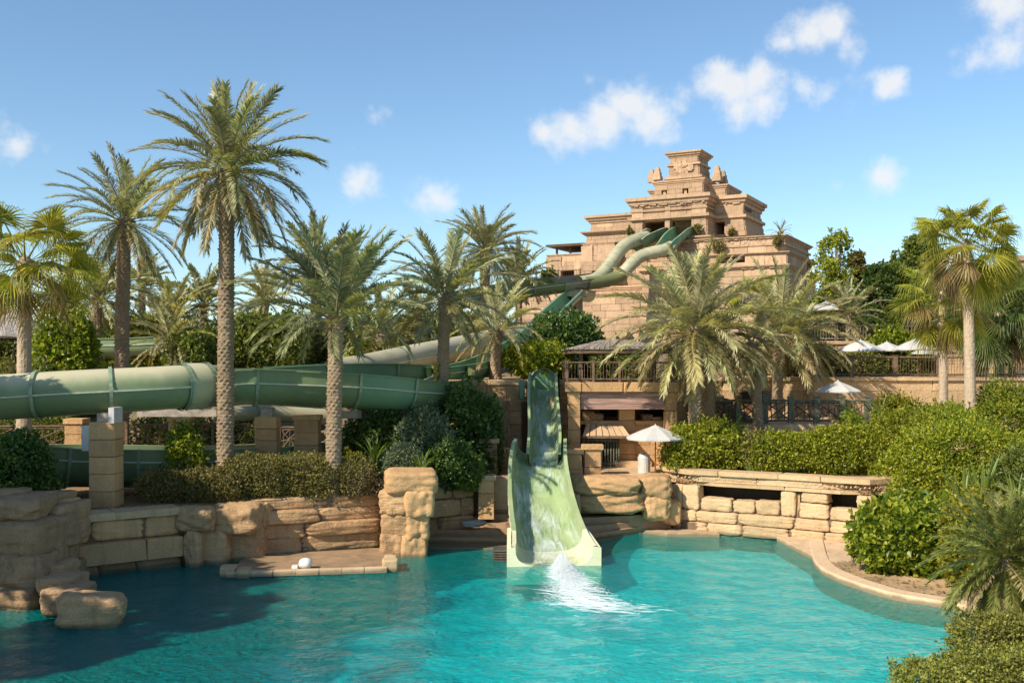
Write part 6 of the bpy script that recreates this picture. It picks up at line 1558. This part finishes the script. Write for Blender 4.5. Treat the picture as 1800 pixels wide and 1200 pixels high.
# the grove behind the green flume
grove = [('tall dense grove bush between the tallest palm and the bare trunk', 470, 540, 660, 95, 66, 'grove', 18000), ('rounded grove bush left of the tallest palm trunk', 352, 566, 650, 55, 64, 'grove', 11000), ('grove bush behind the upright crowned palm', 580, 566, 660, 70, 70, 'deep', 11000),
         ('yellow-green clipped bush beside the cream tube', 648, 596, 650, 70, 67, 'hedge', 10000), ('dark bush under the crown of the lichen palm', 745, 540, 640, 90, 80, 'grove', 12000), ('dull bush above the cream tube', 830, 548, 620, 70, 84, 'hedge_olive', 9000),
         ('yellowish bush behind the small far flume', 262, 556, 640, 70, 78, 'hedge', 8000), ('grove bush behind the low pale palm', 200, 540, 640, 70, 82, 'grove', 8000), ('dark grove tree mass at the far left horizon', -60, 560, 660, 90, 80, 'grove', 7000)]
for i, (lb, u, vt, vb, hw, Y, mt, n) in enumerate(grove):
    x = pxx(u, Y); z = float(ground_z(np.array([x]), np.array([Y]))[0])-.2
    shrub(lb, u, vt, vb, hw, Y, M[mt], n, .24, .36, 230+i, 13, zb=z, ry=4.0, cat='bush', name='grove_bush', group='grove behind the flumes', lump=.25)
shrub('dark glossy bush between the bright chute and the pavilion roof', 1005, 535, 650, 74, 66, M['deep'], 19000, .24, .34, 250, 15, zb=7.0, ry=3.2, lump=.22)
shrub('sunny yellow-green bush beside the date palm on the slide terrace', 950, 592, 664, 66, 60.5, M['hedge'], 14000, .17, .36, 251, 12, zb=7.05, ry=2.2)
shrub('green bush behind the pavilion railing', 1080, 600, 660, 70, 64, M['grove'], 7000, .17, .36, 252, 9, zb=7.0)
shrub('bright narrow shrub between the slide and the pavilion column', 987, 756, 812, 10, 52.6, M['bright'], 1500, .13, .36, 253, 5, zb=2.6)
shrub('small fern bush on the tower railing ledge', 965, 474, 496, 18, 102, M['grove'], 1600, .25, .36, 254, 5)
for i, (lb, u, v0, v1, hw, b) in enumerate((('plant tuft at the right of the tower doorway', 1226, 393, 409, 6, -.4), ('plant tuft left of the tower doorway', 1107, 398, 416, 4, -.2), ('dry plant hanging on the tower ledge corner', 1366, 414, 432, 7, -3.1), ('plant tuft below the tower window', 1286, 402, 414, 5, 2.2), ('dry bush below the doorway ledge', 1262, 424, 444, 12, -3.3))):
    a = solve_a(u, b); shrub(lb, u, v0, v1, hw, ty(a, b)-.3, M['hedge_olive'], 500, .2, .34, 260+i, 4, cat='plant', name='ledge_plant', group='plants growing on the tower')

# ------------------------------------------------------------------ planter hedge and right-hand garden
shrub('loose yellow-green shrub on the planter behind the umbrella', 1248, 730, 822, 76, 50.2, M['hedge'], 15000, .17, .28, 301, 14, zb=2.85, ry=1.5, lump=.3, spread=1.1)
shrub('low leafy end of the planter hedge above the dry soil', 1330, 750, 832, 34, 49.3, M['hedge_olive'], 5000, .15, .3, 302, 8, zb=2.85, ry=1.1)
hedge('bright clipped hedge on the planter wall above the niches', [(pxx(1338, 49.3), 49.5), (pxx(1450, 48.9), 48.9), (pxx(1568, 47.6), 47.4)], 2.8, pxz(752, 48.8), 2.1, M['hedge'], 34000, .12, 303, lump=.14)
blade_plant('little weed sprouting at the planter edge', 1318, 808, 830, 48.4, 10, 304, w=.05, spread=.9)
blade_plant('dark spiky shrub at the right end of the lattice railing', 1545, 690, 752, 52.6, 20, 305, 'deep', .07, spread=.5)
slope_shrubs = [('big feathery green bush in the middle of the right garden', 1690, 716, 905, 140, 44.5, 'hedge', 42000, .13, 3.4, 306), ('green bush right of the planter hedge', 1590, 708, 840, 72, 48.0, 'hedge', 19000, .13, 2.6, 307),
    ('bright bush below the fan palm trunks', 1640, 704, 800, 90, 51, 'bright', 19000, .14, 2.4, 308), ('bright leafy bush at the right edge below the terrace', 1772, 664, 800, 80, 50, 'bright', 19000, .16, 2.6, 309), ('dark bush at the right edge of the garden', 1815, 770, 930, 90, 40, 'grove', 16000, .15, 2.4, 310),
    ('small bright bush between the terrace wall and the garden', 1500, 712, 750, 24, 53.2, 'bright', 3500, .14, 1.0, 311), ('light bush on the terrace edge left of the fan palm trunks', 1575, 692, 745, 44, 53.5, 'hedge', 7000, .14, 1.2, 312)]
def slope_z(x, y):
    q = smooth01(np.array((y-37)/15))*4.2*smooth01(np.array((x-15)/5))+smooth01(np.array((x-19)/14))*2.0; return float(q)+.15
for lb, u, vt, vb, hw, Y, mt, n, L, ry, sd in slope_shrubs:
    shrub(lb, u, vt, vb, hw, Y, M[mt], n, L, .3, sd, 16, zb=min(slope_z(pxx(u, Y), Y), pxz(vb, Y)), ry=ry, group='bushes in the right garden', cat='bush', name='garden_bush', lump=.2)
shrub('large-leaved glossy bush hanging over the dry soil by the pool', 1610, 862, 1000, 118, 38.4, M['bright'], 17000, .24, .36, 320, 17, zb=.25, ry=1.6, lump=.28, cat='bush', name='garden_bush', group='bushes in the right garden')
shrub('yellow-green leafy bush behind the pygmy palm', 1745, 858, 1040, 74, 35.4, M['hedge'], 15000, .17, .34, 321, 13, zb=.3, ry=1.8, cat='bush', name='garden_bush', group='bushes in the right garden', lump=.25)
shrub('low dark bush at the lower right behind the pygmy palm', 1822, 930, 1120, 90, 31, M['grove'], 12000, .15, .34, 322, 12, zb=.2, ry=1.6, cat='bush', name='garden_bush', group='bushes in the right garden')
blade_plant('tall upright blade plant above the glossy bush', 1728, 795, 905, 38.2, 14, 323, w=.09, spread=.28)
blade_plant('second tall blade plant near the right edge', 1692, 800, 905, 38.6, 9, 324, w=.08, spread=.35)
blade_plant('third thin blade plant at the right picture edge', 1785, 812, 910, 37.5, 9, 325, w=.06, spread=.5)
hedge('low clipped olive hedge at the bottom right corner, nearest the camera', [(pxx(1630, 23.2), 23.0), (pxx(1720, 23.6), 23.9), (pxx(1870, 24.0), 24.0)], .15, 1.22, 1.7, M['hedge_moss'], 26000, .075, 326, lump=.2)
hedge('second clipped hedge behind the corner hedge below the pygmy palm', [(pxx(1706, 25.6), 25.6), (pxx(1800, 25.8), 26.0), (pxx(1900, 26), 26.2)], .15, 1.62, 1.6, M['hedge_moss'], 20000, .08, 327, lump=.2)
hedge('clipped hedge continuing out of the bottom right corner', [(pxx(1600, 21.2), 21.0), (pxx(1760, 21.5), 21.6), (pxx(1990, 22.6), 22.6)], .1, .95, 1.6, M['hedge_moss'], 20000, .075, 328)

# terrace greenery and trees behind
for i in range(9):
    u = 1405+i*62; shrub(('dark','green','olive')[i % 3]+' background bush behind the topmost terrace, '+('far left of the row','second from the left','third from the left','fourth from the left','middle of the row','sixth from the left','seventh from the left','next to the last','at the right end')[i], u, 535-(i*37) % 30, 620, 62, 87+(i % 2)*1.5, M[('deep','grove','hedge_olive')[i % 3]], 6500, .28, .36, 400+i, 12, zb=9.4, ry=2.5, cat='bush', name='background_bush', group='background bushes on the hill')
for i in range(12):
    u = -60+i*82; Y = 96+(i % 3)*4; shrub(('olive','green','dark')[i % 3]+' far bush on the left skyline, '+('first','second','third','fourth','fifth','sixth','seventh','eighth','ninth','tenth','eleventh','last')[i]+' from the left edge', u, 556-(i*53) % 26, 640, 78, Y, M[('hedge_olive','grove','deep')[i % 3]], 5500, .34, .36, 420+i, 12, zb=7.4, ry=3, cat='bush', name='background_bush', group='far bushes on the left skyline')
hedge('green creeper hedge along the upper terrace behind the umbrella poles', [(pxx(1425, 68), 68.5), (pxx(1650, 68), 69)], 7.1, pxz(622, 68), 1.2, M['grove'], 13000, .17, 330)
shrub('bright bush growing over the top terrace railing', 1570, 568, 640, 46, 71, M['bright'], 7000, .2, .36, 331, 10, zb=7.3)
shrub('leafy bush behind the left end of the upper terrace railing', 1420, 600, 650, 50, 66, M['grove'], 6000, .2, .36, 332, 9, zb=7.1)
tree('thin airy tree with yellowish leaves right of the tower', 1470, 398, 600, 58, 86, M['hedge'], 4300, .27, 340, vcrown=540, zb=9.5, lumps=60, shell=.45, trunk_r=.16, bs=(.09, .2))
tree('small sparse tree beside the tower ledge', 1505, 440, 600, 30, 90, M['hedge_olive'], 2600, .3, 341, vcrown=520, zb=9.5, lumps=30, bs=(.1, .22), shell=.4, trunk_r=.12)
tree('dense dark tree behind the second fan palm', 1612, 408, 600, 84, 80, M['grove'], 24000, .27, 342, vcrown=580, zb=9.5, lumps=60, bs=(.13, .28), shell=.22, trunk_r=.3)
tree('dark tree filling the gap between the dense tree and the thin tree', 1540, 462, 600, 64, 79, M['deep'], 16000, .27, 343, vcrown=590, zb=9.5, lumps=50, bs=(.13, .28), shell=.22)
tree('green tree behind the right fan palms', 1720, 470, 600, 90, 84, M['grove'], 16000, .28, 344, vcrown=590, zb=9.5, lumps=20, shell=.25)
tree('dark tree at the right picture edge behind the fan palms', 1825, 480, 600, 80, 82, M['grove'], 13000, .28, 345, vcrown=590, zb=9.5, lumps=18, shell=.25)
tree('bushy green tree at the right foot of the tower', 1440, 520, 610, 54, 88, M['grove'], 12000, .26, 346, vcrown=600, zb=9.5, lumps=16, shell=.25)

# shade trees on the left bank beside the pool, outside the picture
tree('spreading shade tree on the left bank outside the frame', -700, 250, 760, 330, 28, M['grove'], 30000, .3, 350, vcrown=520, zb=2.3, lumps=26, shell=.3, trunk_r=.35)
tree('third shade tree on the left bank, nearest the camera and outside the frame', -1400, 150, 760, 430, 19.5, M['grove'], 15000, .3, 352, vcrown=420, zb=2.3, lumps=40, shell=.3, bs=(.1, .22), trunk_r=.35)
tree('fourth tall shade tree on the left bank beside the third, outside the frame', -960, 80, 760, 300, 22.5, M['grove'], 8000, .3, 353, vcrown=300, zb=2.3, lumps=34, shell=.35, bs=(.1, .2), trunk_r=.35)
tree('second shade tree on the left bank outside the frame', -520, 300, 760, 250, 33, M['grove'], 20000, .3, 351, vcrown=520, zb=2.3, lumps=22, shell=.3, trunk_r=.3)

# more planting just beyond the picture edges
for i, (lb, u, vt, hw, Y, mt, n) in enumerate((('broad green bush beyond the right edge, nearest the pool', 1990, 880, 130, 33, 'hedge', 12000), ('dark bush beyond the right edge, behind the nearest one', 2080, 780, 150, 39, 'grove', 12000), ('tall bright bush beyond the right edge, below the terraces', 1980, 690, 130, 46, 'bright', 12000), ('olive bush furthest beyond the right edge', 2320, 760, 180, 44, 'hedge_olive', 11000))):
    x = pxx(u, Y); shrub(lb, u, vt, 900, hw, Y, M[mt], n, .17, .32, 450+i, 13, zb=slope_z(x, Y)-.1, ry=2.2, cat='bush', name='garden_bush', group='bushes in the right garden', lump=.25)
for i, (lb, u, vt, hw, Y, mt, n) in enumerate((('dark bush beyond the left edge above the rock stack', -150, 770, 90, 38.0, 'deep', 8000), ('green bush beyond the left edge behind the flume', -170, 700, 110, 49, 'grove', 8000), ('olive bush further beyond the left edge', -330, 760, 130, 43, 'hedge_olive', 8000), ('bright bush under the shade trees beyond the left edge', -560, 770, 130, 36, 'bright', 8000))):
    shrub(lb, u, vt, 900, hw, Y, M[mt], n, .17, .32, 460+i, 12, zb=2.2, ry=1.8, cat='bush', name='bank_bush', group='bushes on the left bank', lump=.25)
def litter(name, pts, seed, mat):
    rg = np.random.default_rng(seed); P = np.array(pts); m = len(P); a = rg.uniform(0, 6.28, m); l = rg.uniform(.04, .11, m)[:, None]
    ax = np.stack([np.cos(a), np.sin(a), rg.uniform(-.2, .3, m)], 1); sd = np.stack([-np.sin(a), np.cos(a), rg.uniform(-.5, .5, m)], 1)
    V = np.stack([P-ax*l, P+sd*l*.35, P+ax*l, P-sd*l*.35], 1).reshape(-1, 3); i = np.arange(m)*4
    F = np.stack([np.stack([i, i+1, i+2], 1), np.stack([i, i+2, i+3], 1)], 1).reshape(-1, 3); c = P.mean(0)
    obj(name, np_mesh(name, V-c, F), mat, None, c, kind='stuff')
rg = np.random.default_rng(77); pts = []
while len(pts) < 900:
    x, y = rg.uniform(12.4, 19), rg.uniform(30, 41)
    shx = np.interp(y, sorted(p[1] for p in shore), [p[0] for p in sorted(shore, key=lambda q: q[1])])
    if x > shx+.75: pts.append((x, y, .12+.05*min(3, x-shx-.45)+slope_z(x, y)-.15+.05))
litter('fallen_leaves', pts, 5, M['twig'])
pts = []
while len(pts) < 900:
    u = rg.uniform(90, 690); Y = rg.uniform(39.6, 45); w = on_line(WALL_L, u)
    if Y > w[1]+.9: pts.append((pxx(u, Y), Y, 2.335))
litter('fallen_leaves', pts, 6, M['twig'])
